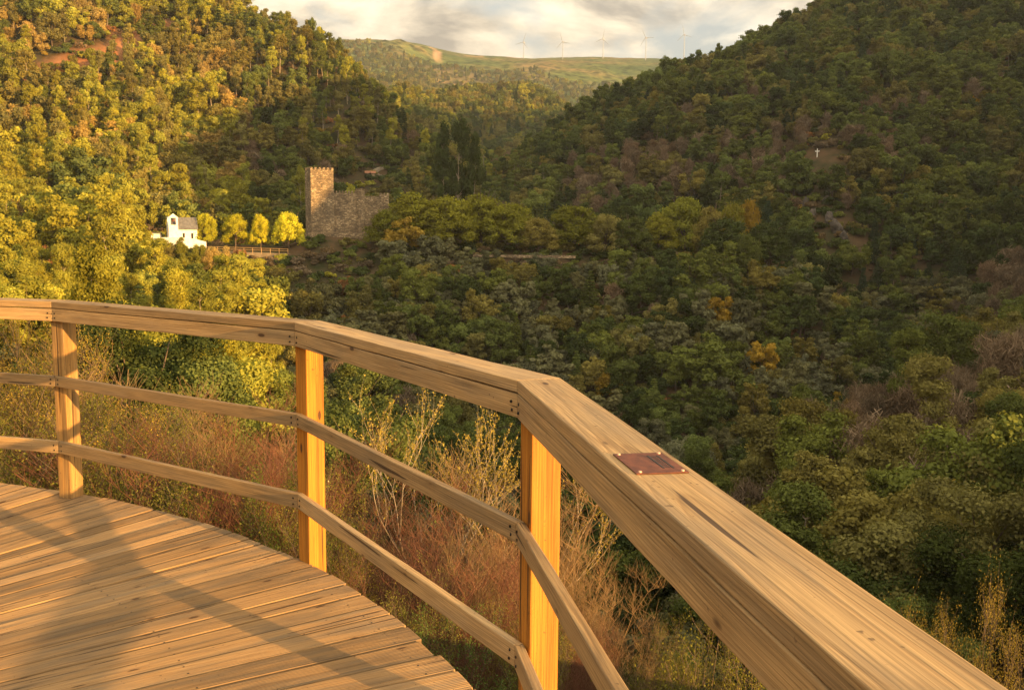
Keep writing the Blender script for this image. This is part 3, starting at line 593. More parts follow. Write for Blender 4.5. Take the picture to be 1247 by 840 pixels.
def add_region(y0, y1, px0, px1, spacing):
    for xs, ys, zs in scatter(y0, y1, px0, px1, spacing):
        ppx, ppy = pix(xs, ys, zs); nz = fbm(xs/26., ys/26., 4., 3); nz2 = fbm(xs/14., ys/14., 9., 2)
        hs = hidden_s(xs, ys); st = (zs+8-EYE)/np.hypot(xs, ys)
        sl = np.minimum(slipd(xs, ys), slipd(xs, ys+9)+2)
        for x, y, z, a, b, q, q2, h_, s_, sd in zip(xs, ys, zs, ppx, ppy, nz, nz2, hs, st, sl):
            if s_ < h_-.006: continue
            rg = region_of(a, b, y)
            if 355 < a < 478 and 212 < y < 262: continue                      # castle terrace
            if 165 < a < 375 and 219 < y < 266: continue                      # chapel terrace and road
            if rg == 'spur' and y > 232 and 430 < a < 960 : continue          # crest planted by hand
            if any(abs(x-c.x) < r_ and -3*r2 < y-c.y < r2 for c, r_, r2 in CLEAR): continue
            if sd < 9+3*q2 and 330 < y < 520: continue
            if rg == 'spur' and q2 > .75: continue
            low = .5 if (165 < a < 262 and 196 < y < 219) else .62 if (262 <= a < 380 and 196 < y < 219) else 1.
            if low < 1 and y > 216: continue
            m = list(MIX[rg])
            def boost(c, k, f): 
                for i, t in enumerate(m):
                    if (c is None or t[1] == c) and (k is None or t[0] == k): m[i] = (t[0], t[1], t[2]*f, t[3])
            if rg == 'cross_hill':
                # burnt brown belt across the lower ridge
                band = (690 < a < 1160) and (abs(b-(245-.16*(a-700))) < 42+18*q)
                boost('dull brown', None, 14 if band else .25)
                if band: m = [t for t in m if t[0] in ('bare', 'broadleaf')]
                if b > 270: boost('dark green', None, 4.5); boost('bluish green', None, 6); boost('olive', None, .25); boost('mid green', None, .5)
            if rg == 'castle_hill':
                if b < 200 and a < 480: boost(None, 'eucalyptus', 3.2); boost('dull brown', None, .3)
                else: boost(None, 'eucalyptus', .25)
            if rg == 'chapel_hill':
                if q > .25: boost('tawny', None, 2.2)
                if a > 230 and 120 < b < 200: boost('tawny', None, 2); m.append(('broadleaf', 'rust brown', .9, (5, 7)))
                if b > 190: boost('yellow green', None, 2.5)
            if rg == 'near_slope':
                if y > 86+12*q and a > 900: boost('dull brown', None, 45)
            if rg == 'chapel_slope' and (a > 280 or y < 85): boost('dark green', None, 2); boost('mid green', None, 2.5)
            w = np.array([t[2] for t in m]); w = w*np.exp(.9*np.sin(q*9+np.arange(len(m))*2.1)); t = m[int(np.searchsorted(np.cumsum(w)/w.sum(), rng.random()))]
            hh = rng.uniform(*t[3])*(1+.2*float(np.clip(rng.normal(), -1.6, 2)))*low
            TREES.append(dict(x=x, y=y, z=z, h=hh, kind=t[0], c=t[1], rg=rg, px=a, py=b))
add_region(52, 100, -120, 345, 5.0)
add_region(52, 147, 345, 1420, 5.0)
add_region(100, 268, -120, 345, 5.0)
add_region(147, 268, 345, 1420, 4.5)
add_region(268, 540, -160, 1420, 5.7)
add_region(620, 1000, 380, 760, 10.)
add_region(1000, 1420, 440, 860, 11.)
add_region(1420, 2250, 400, 860, 15.)
print('TREES', len(TREES))
# ---- which trees are individuals: the 290 of each kind that show largest; all others are one forest
KNAME = {'dome': 'broadleaf_tree', 'broadleaf': 'broadleaf_tree', 'olive': 'olive_tree', 'eucalyptus': 'eucalyptus_tree', 'pine': 'pine_tree', 'bare': 'leafless_tree', 'round': 'broadleaf_tree'}
for t in TREES:
    t['size'] = t['h']/t['y'] if (-12 < t['px'] < 1260 and t['rg'] != 'far') else 0
    # the deck and handrail hide the lowest part of the view
    ptop = t['py']-t['h']/t['y']*FPX*.9
    edge = np.interp(t['px'], [0, 62, 360, 631, 690, 1223], [366, 367, 392, 459, 459, 839])
    if t['px'] > 660 and ptop > edge-4: t['size'] = 0
single = set()
QUOTA = {'broadleaf': 225, 'olive': 250, 'eucalyptus': 220, 'pine': 200, 'bare': 250}
for k in QUOTA:
    L_ = sorted([i for i, t in enumerate(TREES) if t['kind'] == k and t['size'] > 0], key=lambda i: -TREES[i]['size'])
    single |= set(L_[:QUOTA[k]])
def place(region, x):
    return x
def where_text(t):
    rg, a, b, y = t['rg'], t['px'], t['py'], t['y']
    if rg == 'chapel_hill': return ('on the sunlit hilltop' if b < 60 else 'near the red landslip' if b < 150 else 'above the white chapel', 'on the sunlit hill above the chapel')
    if rg == 'castle_hill': return ('on the crest behind the castle' if b < 130 else 'directly behind the castle keep' if a < 480 else 'at the valley head', 'on the hill behind the castle')
    if rg == 'cross_hill': return ('high above the white cross' if b < 150 else 'around the white cross' if b < 230 and 900 < a < 1100 else 'across the ravine below the cross' if b > 260 else 'on the brown belt of hillside', 'on the shaded hill with the cross')
    if rg == 'spur': return (('just below the castle' if a < 560 else 'below the crest trees' if a < 900 else 'at the spur end')+(', high up' if y > 205 else ', low down' if y < 175 else ', halfway down'), 'on the castle spur')
    if rg == 'near_slope': return ('past the handrail'+(', by the brow' if y > 105 else ', close below' if y < 80 else ', midway across'), 'on the near slope past the handrail')
    if rg == 'chapel_slope': return ('below the chapel'+(' terrace' if y > 180 else ', midway down' if y > 120 else ', seen through the railing'), 'on the sunlit slope below the chapel')
    return ('down in the ravine', 'down in the ravine')
SHAPE = {'broadleaf': 'bushy', 'olive': 'low rounded', 'eucalyptus': 'slender', 'pine': 'conical', 'bare': 'leafless'}
def real_tree(t, fine=None, label=None, group=None, name=None):
    k = t['kind']; f = fine or (3 if t['y'] < 62 else 2 if t['y'] < 172 else 1); seed = int(t.get('seed', 1+(int(abs(t['x'])*7+t['y']*3) % 6)))
    tm, cm = proto(k, seed, f)[:2]; s = t['h']/HREF[k]
    o = empty(name or KNAME[k], (t['x'], t['y'], t['z']), random.random()*6.28); sw = s*random.uniform(.8, 1.25)*t.get('wide', 1); o.scale = (sw, sw, s)
    c = obj('crown', cm, o); c.material_slots[0].link = 'OBJECT'; c.material_slots[0].material = leafm(t['c'], k == 'bare')
    obj('trunk', tm, o)
    if not label:
        w, gp = where_text(t)
        hw = 'tall' if s > 1.12 else 'small' if s < .84 else 'midsized' if s > .98 else 'modest'
        kn = lambda q: {'broadleaf': 'broadleaf tree', 'olive': 'rounded olive', 'eucalyptus': 'slender eucalyptus', 'pine': 'conical pine', 'bare': 'leafless tree'}[q['kind']]
        nb = t.get('nb'); label = f"{hw} {t['c']} {kn(t)}"+(f" beside {nb['c']} {nb['kind'].replace('bare', 'leafless tree')}" if nb else '')+f" {w}"
        group = f"{kn(t)}{'es' if kn(t)[-1] == 's' else 's'} {gp}"
    tag(o, label, 'tree', group); return o
_si = sorted(single); _xy = np.array([(TREES[i]['x'], TREES[i]['y']) for i in _si])
for n_, i in enumerate(_si):
    d_ = np.hypot(*(_xy-_xy[n_]).T); d_[n_] = 1e9; m_n = int(np.argmin(d_))
    if d_[m_n] < 14: TREES[i]['nb'] = TREES[_si[m_n]]
for i in _si: real_tree(TREES[i])

# ---- the rest of the forest: one object, instances from a source collection
def instancer(name, items, srcs, label, cat):
    src = bpy.data.collections.new(name+'_sources')
    for i, s in enumerate(srcs): s.name = f'zz_{name}_{i:03d}'; src.objects.link(s)
    order = sorted(range(len(srcs)), key=lambda i: srcs[i].name)
    V = np.array([(i['x'], i['y'], i['z']) for i in items], np.float32)
    me = bpy.data.meshes.new(name); me.vertices.add(len(V)); me.vertices.foreach_set('co', V.ravel())
    for an, ty, val in (('pick', 'INT', [i['pick'] for i in items]), ('turn', 'FLOAT', rng.random(len(V))*6.283), ('size', 'FLOAT', [i['s'] for i in items])):
        a = me.attributes.new(an, ty, 'POINT'); a.data.foreach_set('value', np.asarray(val, np.int32 if ty == 'INT' else np.float32))
    o = obj(name, me); tag(o, label, cat, kind='stuff')
    g = bpy.data.node_groups.new(name, 'GeometryNodeTree')
    g.interface.new_socket(name='Geometry', in_out='INPUT', socket_type='NodeSocketGeometry'); g.interface.new_socket(name='Geometry', in_out='OUTPUT', socket_type='NodeSocketGeometry')
    gi = g.nodes.new('NodeGroupInput'); go = g.nodes.new('NodeGroupOutput')
    ci = g.nodes.new('GeometryNodeCollectionInfo'); ci.inputs[0].default_value = src; ci.inputs['Separate Children'].default_value = True; ci.inputs['Reset Children'].default_value = True
    ip = g.nodes.new('GeometryNodeInstanceOnPoints'); ip.inputs['Pick Instance'].default_value = True
    def na(nm, ty):
        n = g.nodes.new('GeometryNodeInputNamedAttribute'); n.data_type = ty; n.inputs[0].default_value = nm; return n.outputs[0]
    cx = g.nodes.new('ShaderNodeCombineXYZ'); g.links.new(na('turn', 'FLOAT'), cx.inputs[2])
    er = g.nodes.new('FunctionNodeEulerToRotation'); g.links.new(cx.outputs[0], er.inputs[0])
    g.links.new(gi.outputs[0], ip.inputs['Points']); g.links.new(ci.outputs[0], ip.inputs['Instance']); g.links.new(na('pick', 'INT'), ip.inputs['Instance Index'])
    g.links.new(er.outputs[0], ip.inputs['Rotation']); g.links.new(na('size', 'FLOAT'), ip.inputs['Scale']); g.links.new(ip.outputs[0], go.inputs[0])
    md = o.modifiers.new('scatter', 'NODES'); md.node_group = g; return o
combos = {}; srcs = []; items = []
for i, t in enumerate(TREES):
    if i in single: continue
    f = 2 if t['y'] < 100 else 1; key = (t['kind'], 1+(int(abs(t['x'])*7+t['y']*3) % 6), f, t['c'])
    if key not in combos: combos[key] = len(srcs); srcs.append(whole(key[0], key[1], f, t['c']))
    items.append(dict(x=t['x'], y=t['y'], z=t['z'], s=t['h']/HREF[t['kind']], pick=combos[key]))
print('forest', len(items), 'sources', len(srcs), 'singles', len(single))
instancer('forest', items, srcs, 'mixed woodland filling the hillsides between the larger trees', 'forest')
# undergrowth bushes
srcs = []; cols = ['dark green', 'mid green', 'olive', 'dull brown', 'rust brown', 'yellow green', 'golden']
for s in (1, 2):
    for c in cols: srcs.append(whole('bush', s, 1, c))
items = []
for (y0, y1, p0, p1, sp) in ((26, 60, -150, 1420, 1.15), (60, 150, -150, 1420, 2.1), (150, 268, -150, 1420, 3.2), (268, 540, -150, 1420, 5.)):
    for xs, ys, zs in scatter(y0, y1, p0, p1, sp):
        if ys.mean() < 52: k_ = pix(xs, ys, zs)[0] < 420; xs, ys, zs = xs[k_], ys[k_], zs[k_]
        a, b = pix(xs, ys, zs); hs = hidden_s(xs, ys); st = (zs+2-EYE)/np.hypot(xs, ys); q = fbm(xs/9., ys/9., 6., 3); sl = slipd(xs, ys)
        for x, y, z, px_, py_, h_, s_, q_, sd in zip(xs, ys, zs, a, b, hs, st, q, sl):
            if s_ < h_-.004 or (sd < 7 and 330 < y < 520 and rng.random() < .75): continue
            if 365 < px_ < 472 and 236 < y < 256: continue
            if abs(x-CLEAR[0][0].x) < 5 and -12 < y-CLEAR[0][0].y < 3: continue
            if 205 < px_ < 375 and 227 < y < 258: continue
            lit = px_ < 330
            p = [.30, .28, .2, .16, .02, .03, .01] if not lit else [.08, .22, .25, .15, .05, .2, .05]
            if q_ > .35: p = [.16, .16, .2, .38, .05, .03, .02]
            ci_ = rng.choice(7, p=p); items.append(dict(x=x, y=y, z=z-.1, s=rng.uniform(.7, 1.7)*(1 if y < 268 else 1.4), pick=int(ci_+7*rng.integers(2))))
print('bushes', len(items))
instancer('undergrowth', items, srcs, 'low scrub and heather covering the ground under the trees', 'undergrowth')

# ---------------------------------------------------------------- crest trees planted one by one
def planted(px, top, base, Yd, kind, c, label, group, wide=1., seed=None, fine=2, name=None):
    p = at(px, base, Yd); z = float(Hgt(p.x, p.y)); zt = at(px, top, Yd).z; h = max(3., (zt-z)*(1.03 if kind != 'eucalyptus' else .95))
    t = dict(x=p.x, y=p.y, z=z, h=h, kind=kind, c=c, wide=wide/(h/HREF[kind]) if wide > 3 else wide, rg='')
    if seed: t['seed'] = seed
    return real_tree(t, fine, label, group, name)
def planted_w(px, top, base, Yd, kind, c, wpx, label, group, seed=None, fine=2):
    ref = {'dome': 6.8, 'broadleaf': 7.0, 'olive': 6.0, 'round': 7.9, 'eucalyptus': 4.2, 'pine': 4.4, 'bare': 4.}[kind]
    o = planted(px, top, base, Yd, kind, c, label, group, 1., seed, fine)
    s = wpx/FPX*Yd/ref; o.scale = (s, s, o.scale[2]); return o
g_ = 'round yellow trees beside the chapel and castle'
planted_w(249, 262, 303, 234, 'dome', 'bright yellow', 30, 'round golden yellow tree standing closest to the white chapel', g_, 1)
planted_w(286, 260, 306, 234, 'dome', 'bright yellow', 33, 'tall oval yellow tree behind the start of the path railing', g_, 2)
planted_w(316, 263, 307, 234, 'dome', 'bright yellow', 25, 'narrowest round yellow tree, between two larger yellow trees', g_, 3)
planted_w(351, 260, 309, 234, 'dome', 'bright yellow', 39, 'largest brightest yellow tree, round, next to the castle keep', g_, 4)
g_ = 'yellow green trees screening the chapel'
for px, top, w, c, lab in ((183, 292, 26, 'yellow green', 'yellow green tree in front of the white outbuilding'), (226, 298, 24, 'yellow green', 'yellow green tree hiding the middle of the white terrace wall'),
   (204, 300, 22, 'olive', 'small olive tree under the bell gable of the chapel'), (262, 300, 26, 'tawny', 'tawny tree at the corner of the white terrace wall'), (244, 304, 20, 'yellow green', 'small yellow green tree below the first yellow tree'), (304, 318, 30, 'yellow green', 'pale green tree just under the railing of the path'), (338, 326, 26, 'olive', 'olive tree below the end of the path railing')):
    planted_w(px, top, top+34, 214, 'broadleaf', c, w*1.25, lab, g_)
g_ = 'big green trees along the castle spur'
for px, top, base, Yd, c, w, kind, lab in [
 (470, 256, 306, 234, 'warm green', 52, 'dome', 'lowest of the big green trees, touching the castle curtain wall'),
 (503, 234, 308, 240, 'warm green', 78, 'dome', 'tallest broad green tree right of the castle wall'),
 (543, 238, 308, 241, 'warm green', 66, 'dome', 'broad green tree filling the gap beside the tallest one'),
 (584, 235, 306, 250, 'warm green', 62, 'dome', 'yellowish green domed tree behind the middle of the spur'),
 (617, 246, 306, 244, 'warm green', 58, 'dome', 'wide green tree with drooping outer crown on the spur crest'),
 (655, 264, 306, 242, 'olive', 44, 'dome', 'dull olive tree between two groups of big green trees'),
 (698, 245, 305, 250, 'warm green', 60, 'dome', 'single wide green tree at the middle of the crest'),
 (735, 258, 308, 246, 'olive', 46, 'dome', 'shaded olive green tree beside the dark cypress'),
 (768, 262, 306, 244, 'mid green', 44, 'dome', 'plain green tree of the crest, lower than its neighbours'),
 (800, 256, 306, 250, 'warm green', 44, 'dome', 'warm green tree left of the tall domed one on the crest'),
 (832, 236, 306, 254, 'warm green', 54, 'dome', 'tall domed yellow green tree near the end of the crest'),
 (862, 248, 306, 250, 'olive', 44, 'dome', 'brownish green tree between the domed tree and the yellow ones'),
 (888, 243, 300, 256, 'yellow green', 34, 'dome', 'light yellow green tree peeping over the dark end clump'),
 (909, 240, 300, 258, 'golden', 30, 'dome', 'golden topped tree at the far end of the crest'),
 (880, 262, 312, 236, 'dark green', 56, 'dome', 'dark spreading tree in front of the golden topped one'),
 (928, 268, 318, 238, 'dark green', 56, 'dome', 'dark rounded tree closing the row on the spur'),
 (908, 281, 325, 226, 'mid green', 34, 'dome', 'bright green low tree under the dark end trees')]:
    planted_w(px, top, base, Yd, kind, c, w*1.14, lab, g_)
planted_w(662, 246, 280, 252, 'pine', 'bluish green', 9, 'thin dark cypress like tree left of the crest centre', g_)
planted_w(744, 249, 292, 254, 'pine', 'dark green', 9, 'narrow dark pointed tree rising between crest trees', g_)
g_ = 'tall eucalyptuses at the valley head'
for px, top, w, lab, sd in ((541, 154, 28, 'shortest of three tall eucalyptuses at the valley head', 1), (555, 143, 32, 'tallest dark eucalyptus standing up at the valley head', 2), (570, 150, 28, 'tall eucalyptus with thin bare trunk on the ravine side', 3)):
    planted_w(px, top, 240, 305, 'eucalyptus', 'dark green', w, lab, g_, sd)
g_ = 'tall trees standing out on the skyline of the lit hill'
for px, top, w, k, c, lab in ((264, 8, 15, 'pine', 'dark green', 'first dark conifer of the row on the skyline'), (281, 9, 16, 'pine', 'mid green', 'tallest conifer of the close row on the skyline'),
   (296, 14, 15, 'pine', 'dark green', 'dark conifer in the middle of the skyline row'), (312, 20, 14, 'pine', 'mid green', 'last conifer of the close row on the skyline'), (337, 34, 16, 'pine', 'dark green', 'lone pointed conifer in the skyline dip'),
   (372, 36, 22, 'eucalyptus', 'olive', 'feathery tall tree at the skyline corner above the castle'), (383, 40, 22, 'eucalyptus', 'mid green', 'leaning tall tree just past the skyline corner'), (357, 44, 20, 'eucalyptus', 'mid green', 'tall tree just before the skyline corner')):
    planted_w(px, top, 60, 425, k, c, w, lab, g_)

# ---------------------------------------------------------------- castle
nF = Vector((.43, -.90, 0)).normalized(); eF = Vector((.90, .43, 0)).normalized(); RZ = math.atan2(eF.y, eF.x)
FL = at(378, 284, 240); zb = FL.z
cz = lambda px, py, Yd: at(px, py, Yd).z-zb
castle = tag(empty('castle', (FL.x, FL.y, zb), RZ), 'small medieval stone castle with square battlemented keep on the spur', 'castle')
# local frame: x along the front, y into the building
def crenels(bm, x0, x1, y0, y1, z, n, h, w, axis='x'):
    ln = (x1-x0) if axis == 'x' else (y1-y0)
    for i in range(n):
        c = (i+.5)/n*ln
        a = i/(n-1)*(ln-w) if n > 1 else 0
        lo, hi = ((x0+a, y0, z), (x0+a+w, y1, z+h)) if axis == 'x' else ((x0, y0+a, z), (x1, y0+a+w, z+h))
        add_box(bm, lo, hi)
        m = [(lo[k]+hi[k])/2 for k in range(3)]; vs = [bm.verts.new(v) for v in ((lo[0], lo[1], hi[2]+.002), (hi[0], lo[1], hi[2]+.002), (hi[0], hi[1], hi[2]+.002), (lo[0], hi[1], hi[2]+.002), (m[0], m[1], hi[2]+.1))]
        for a_, b_ in ((0, 1), (1, 2), (2, 3), (3, 0)): bm.faces.new((vs[a_], vs[b_], vs[4]))
def wallblock(name, x0, x1, y0, y1, z0, z1, parent, n=0, mh=.8, mw=.62, th=.5, both=False):
    bm = bmesh.new(); add_box(bm, (x0, y0, z0), (x1, y1, z1)); o = bm_obj(name, bm, M_stone, parent)
    if n:
        bm = bmesh.new(); crenels(bm, x0, x1, y0, y0+th, z1-.003, n, mh, mw)
        if both:
            crenels(bm, x0, x1, y1-th, y1, z1-.003, n, mh, mw); crenels(bm, x0, x0+th, y0+1.1, y1-1.1, z1-.003, n-2, mh, mw, 'y'); crenels(bm, x1-th, x1, y0+1.1, y1-1.1, z1-.003, n-2, mh, mw, 'y')
        bm_obj('battlement', bm, M_stone, o)
    return o
A = 5.7; zt = cz(390, 209, 241)
keep = wallblock('keep', 0, A, 0, A, -2.0, zt, castle, 6, .55, .52, .45, True)
bm = bmesh.new(); add_box(bm, (.5, .5, zt-.9), (A-.5, A-.5, zt-.85)); bm_obj('roof_terrace', bm, M_gravel, keep)
bm = bmesh.new()
for xx, zz in ((2.7, zt*.72), (2.7, zt*.40)): add_box(bm, (xx, -.02, zz), (xx+.16, .1, zz+.9))
bm_obj('arrow_slit', bm, M_dark, keep)
wallblock('curtain_wall', A+.003, A+6.0, .9, 1.9, -2.0, cz(420, 237, 243), castle, 8, .5, .4, .4)
bm = bmesh.new(); zr = cz(438, 235, 245); add_cyl(bm, (A+7.1, 1.2, -2.2), (A+7.1, 1.2, zr), 1.18, 1.12, 20); tw = bm_obj('round_tower', bm, M_stone, castle)
bm = bmesh.new()
for i in range(8):
    a = i*math.pi/4; add_box(bm, (-.26, -.2, zr-.003), (.26, .2, zr+.7), a, (A+7.1+.92*math.sin(a), 1.2-.92*math.cos(a), 0))
bm_obj('battlement', bm, M_stone, tw)
wallblock('curtain_wall', A+8.1, A+12.3, 1.3, 2.2, -2.0, cz(455, 240, 245), castle)
wallblock('curtain_wall', A+12.303, A+14.6, 1.0, 2.4, -2.0, cz(468, 238.5, 246), castle, 3, .4, .5, .5)
wallblock('curtain_wall', A+.5, A+13.8, 8.0, 8.9, -2.0, cz(455, 243, 252), castle)
wallblock('curtain_wall', A+13.8, A+14.6, 2.403, 8.9, -2.0, cz(455, 242, 250), castle)
wallblock('plinth_terrace', -1.2, A+9, -1.6, 3., -5, -.35, castle)
# grassy bank is part of the terrain; chapel group
ch = at(206, 303, 229); chz = float(at(210, 302, 229).z)
chapel = tag(empty('chapel', (ch.x, ch.y, chz), R(24)), 'small whitewashed chapel with bell gable among yellow green trees', 'chapel')
hN = at(206, 283, 229).z-chz; hR = at(206, 269, 229).z-chz
bm = bmesh.new(); add_box(bm, (0, 0, -2), (6.2, 3.4, hN)); bm_obj('nave', bm, M_white, chapel)
bm = bmesh.new(); add_box(bm, (-.35, -.15, -2), (0, 3.55, hN+.2))
v = [bm.verts.new(p) for p in ((-.35, -.15, hN+.2), (-.35, 3.55, hN+.2), (-.35, 1.7, hR+.2), (0, -.15, hN+.2), (0, 3.55, hN+.2), (0, 1.7, hR+.2))]
for f in ((0, 2, 1), (3, 4, 5), (0, 3, 5, 2), (1, 2, 5, 4)): bm.faces.new([v[i] for i in f])
gb = bm_obj('front_wall', bm, M_white, chapel)
# the front is turned to the camera: bell gable across the near side
bm = bmesh.new(); add_box(bm, (-.2, -.5, -2), (1.9, -.12, hN+1.0)); add_box(bm, (-.2, -.5, hN+1.003), (.25, -.12, hR)); add_box(bm, (1.45, -.5, hN+1.003), (1.9, -.12, hR))
v = [bm.verts.new(p) for p in ((-.35, -.52, hR), (2.05, -.52, hR), (.85, -.52, hR+1.0), (-.35, -.1, hR), (2.05, -.1, hR), (.85, -.1, hR+1.0))]
for f in ((0, 1, 2), (3, 5, 4), (0, 2, 5, 3), (1, 4, 5, 2), (0, 3, 4, 1)): bm.faces.new([v[i] for i in f])
bg_ = bm_obj('bell_gable', bm, M_white, chapel)
bm = bmesh.new(); add_cyl(bm, (.85, -.3, hR-.25), (.85, -.3, hR-.9), .12, .32, 12); bm_obj('bell', bm, M_copper, bg_)
bm = bmesh.new(); add_box(bm, (.5, -.53, -.5), (1.2, -.505, 1.7)); bm_obj('door', bm, M_dark, chapel)
bm = bmesh.new()
for s_ in (-1, 1):
    y0, y1 = (1.7, -.3) if s_ < 0 else (1.7, 3.7)
    v = [bm.verts.new(p) for p in ((.05, 1.7, hR), (6.4, 1.7, hR), (6.4, y1, hN-.05), (.05, y1, hN-.05), (.05, 1.7, hR+.15), (6.4, 1.7, hR+.15), (6.4, y1, hN+.1), (.05, y1, hN+.1))]
    for f in ((0, 1, 2, 3), (4, 7, 6, 5), (0, 3, 7, 4), (1, 5, 6, 2), (2, 6, 7, 3)): bm.faces.new([v[i] for i in f])
bm_obj('roof', bm, M_roof, chapel)
bm = bmesh.new()
for xx in (2.9, 4.8): add_box(bm, (xx, -.02, hN*.4), (xx+.5, .0, hN*.75))
bm_obj('window', bm, M_dark, chapel)
def slab_wall(name, pts, thick, drop, m, label, cat, top_fix=0):
    """wall following points (world) whose tops are given"""
    root = bmesh.new(); P = [Vector(p) for p in pts]
    for a, b in zip(P[:-1], P[1:]):
        d = (b-a); d.z = 0; d.normalize(); n = Vector((-d.y, d.x, 0))*thick; vs = []
        for q in (a, b):
            for w in (Vector(), n):
                vs.append(root.verts.new((q.x+w.x, q.y+w.y, q.z))); vs.append(root.verts.new((q.x+w.x, q.y+w.y, q.z-drop)))
        for f in ((0, 1, 5, 4), (2, 6, 7, 3), (0, 4, 6, 2), (1, 3, 7, 5), (0, 2, 3, 1), (4, 5, 7, 6)): root.faces.new([vs[i] for i in f])
    o = bm_obj(name, root, m); return tag(o, label, cat)
slab_wall('terrace_wall', [at(192, 293, 228), at(222, 293, 228), at(236, 294.5, 229), at(250, 298, 230)], .4, 6, M_white, 'long white terrace wall in front of the chapel', 'wall')
hut = tag(empty('white_outbuilding', tuple(at(176, 302, 229)), R(12)), 'low white outbuilding at the chapel end hidden by leaves', 'outbuilding')
bm = bmesh.new(); add_box(bm, (0, 0, -2), (3.2, 3, 2.6)); bm_obj('wall', bm, M_white, hut)
bm = bmesh.new(); add_box(bm, (-.2, -.2, 2.603), (3.4, 3.2, 2.8)); bm_obj('roof', bm, M_roof, hut)
# path to the castle with its railing
def ribbon(name, pts, w, drop, m, kind=None):
    bm = bmesh.new(); P = [Vector(p) for p in pts]; rows = []
    for i, p in enumerate(P):
        d = (P[min(i+1, len(P)-1)]-P[max(i-1, 0)]); d.z = 0; d.normalize(); n = Vector((-d.y, d.x, 0))*w/2
        rows.append([bm.verts.new(p-n), bm.verts.new(p+n), bm.verts.new(p+n-Vector((0, 0, drop))), bm.verts.new(p-n-Vector((0, 0, drop)))])
    for a, b in zip(rows[:-1], rows[1:]):
        for k in range(4): bm.faces.new((a[k], a[(k+1) % 4], b[(k+1) % 4], b[k]))
    bm.faces.new(rows[0]); bm.faces.new(rows[-1][::-1]); bmesh.ops.recalc_face_normals(bm, faces=bm.faces)
    return tag(bm_obj(name, bm, m), kind=kind)
pp = [at(x, y, d) for x, y, d in ((244, 309, 229.5), (280, 309.5, 229.5), (320, 310.5, 230), (350, 311, 231), (380, 310.5, 233))]
ribbon('path', pp, 2.4, 1.6, M_earth, 'structure')
def pole_fence(pts, h, label, mat_=M_rail, name='path_railing', cat='railing', step=2.):
    root = tag(empty(name, tuple(pts[0])), label, cat); P = [Vector(p)-Vector(pts[0]) for p in pts]
    bm = bmesh.new()
    for a, b in zip(P[:-1], P[1:]):
        for f in (.55, 1.): add_cyl(bm, a+Vector((0, 0, h*f)), b+Vector((0, 0, h*f)), .05, n=6)
    bm_obj('rail', bm, mat_, root)
    tot = sum((b-a).length for a, b in zip(P[:-1], P[1:])); n = int(tot/step)
    for i in range(n+1):
        d = tot*i/n
        for a, b in zip(P[:-1], P[1:]):
            l = (b-a).length
            if d <= l+1e-6:
                q = a+(b-a)*(d/l); bm = bmesh.new(); add_cyl(bm, q-Vector((0, 0, .3)), q+Vector((0, 0, h+.08)), .07, n=6); bm_obj('post', bm, mat_, root); break
            d -= l
    return root
off = Vector((.2, -1.15, 0))
pole_fence([p+off for p in pp[:4]], 1.05, 'wooden railing on the edge of the pale path under the yellow trees')
slab_wall('retaining_wall', [at(x, y, d) for x, y, d in ((575, 310, 231), (640, 310.5, 231), (700, 310.5, 232))], .5, .7, M_stone, 'long low stone wall running under the big green trees', 'wall')
def cottage(px, py, Yd, w, d, h, rz, m, rm, label, name='stone_hut', cat='hut'):
    p = on_ground(px, py, Yd-45, Yd+60) if Yd > 300 else at(px, py, Yd); r = tag(empty(name, tuple(p), rz), label, cat)
    bm = bmesh.new(); add_box(bm, (-w/2, -d/2, -2), (w/2, d/2, h)); bm_obj('wall', bm, m, r)
    bm = bmesh.new(); e = .3; v = [bm.verts.new(q) for q in ((-w/2-e, -d/2-e, h+.003), (w/2+e, -d/2-e, h+.003), (w/2+e, d/2+e, h+.003), (-w/2-e, d/2+e, h+.003), (-w/2-e, 0, h+.9), (w/2+e, 0, h+.9))]
    for f in ((0, 1, 5, 4), (2, 3, 4, 5), (0, 4, 3), (1, 2, 5), (0, 3, 2, 1)): bm.faces.new([v[i] for i in f])
    bm_obj('roof', bm, rm, r)
    bm = bmesh.new(); add_box(bm, (-.35, -d/2-.02, 0), (.35, -d/2-.003, 1.7)); bm_obj('door', bm, M_dark, r); return r
cottage(449, 217, 330, 3.6, 2.6, 1.3, R(10), M_stone, M_tile, 'tiny tan hut with tiled roof on the hillside behind the castle')
cottage(882, 317, 228, 3.4, 2.4, 1.0, R(-15), M_stone, M_tile, 'small stone hut with reddish roof at the end of the spur')
cottage(571, 288, 262, 3.6, 3, 2.0, R(20), M_white, M_roof, 'little pale roofed shelter among the crest trees')
ribbon('road', [on_ground(x, y, 290, 400)+Vector((0, 0, .5)) for x, y in ((463, 217), (457, 214), (454, 210.5), (459, 207.5), (467, 205.5))], 1.8, 1.2, M_gravel, 'structure')
for px, t_, b_, Yd, lab in ((532, 186, 203, 322, 'thin pole left of the tall eucalyptuses'), (587, 189, 203, 322, 'thin pole standing beyond the tall eucalyptuses'), (481, 184, 204, 330, 'thin pole above the bend of the pale road')):
    p = on_ground(px, b_, 280, 420); z = p.z; bm = bmesh.new(); hh = at(px, t_, p.y).z-z; add_cyl(bm, (0, 0, -.5), (0, 0, max(hh, 5)), .11, .08, 8); add_box(bm, (-.9, -.07, max(hh, 5)-.9), (.9, .07, max(hh, 5)-.75))
    o = bm_obj('utility_pole', bm, M_gravel); o.location = (p.x, p.y, z); tag(o, lab, 'pole', 'poles along the hillside road')
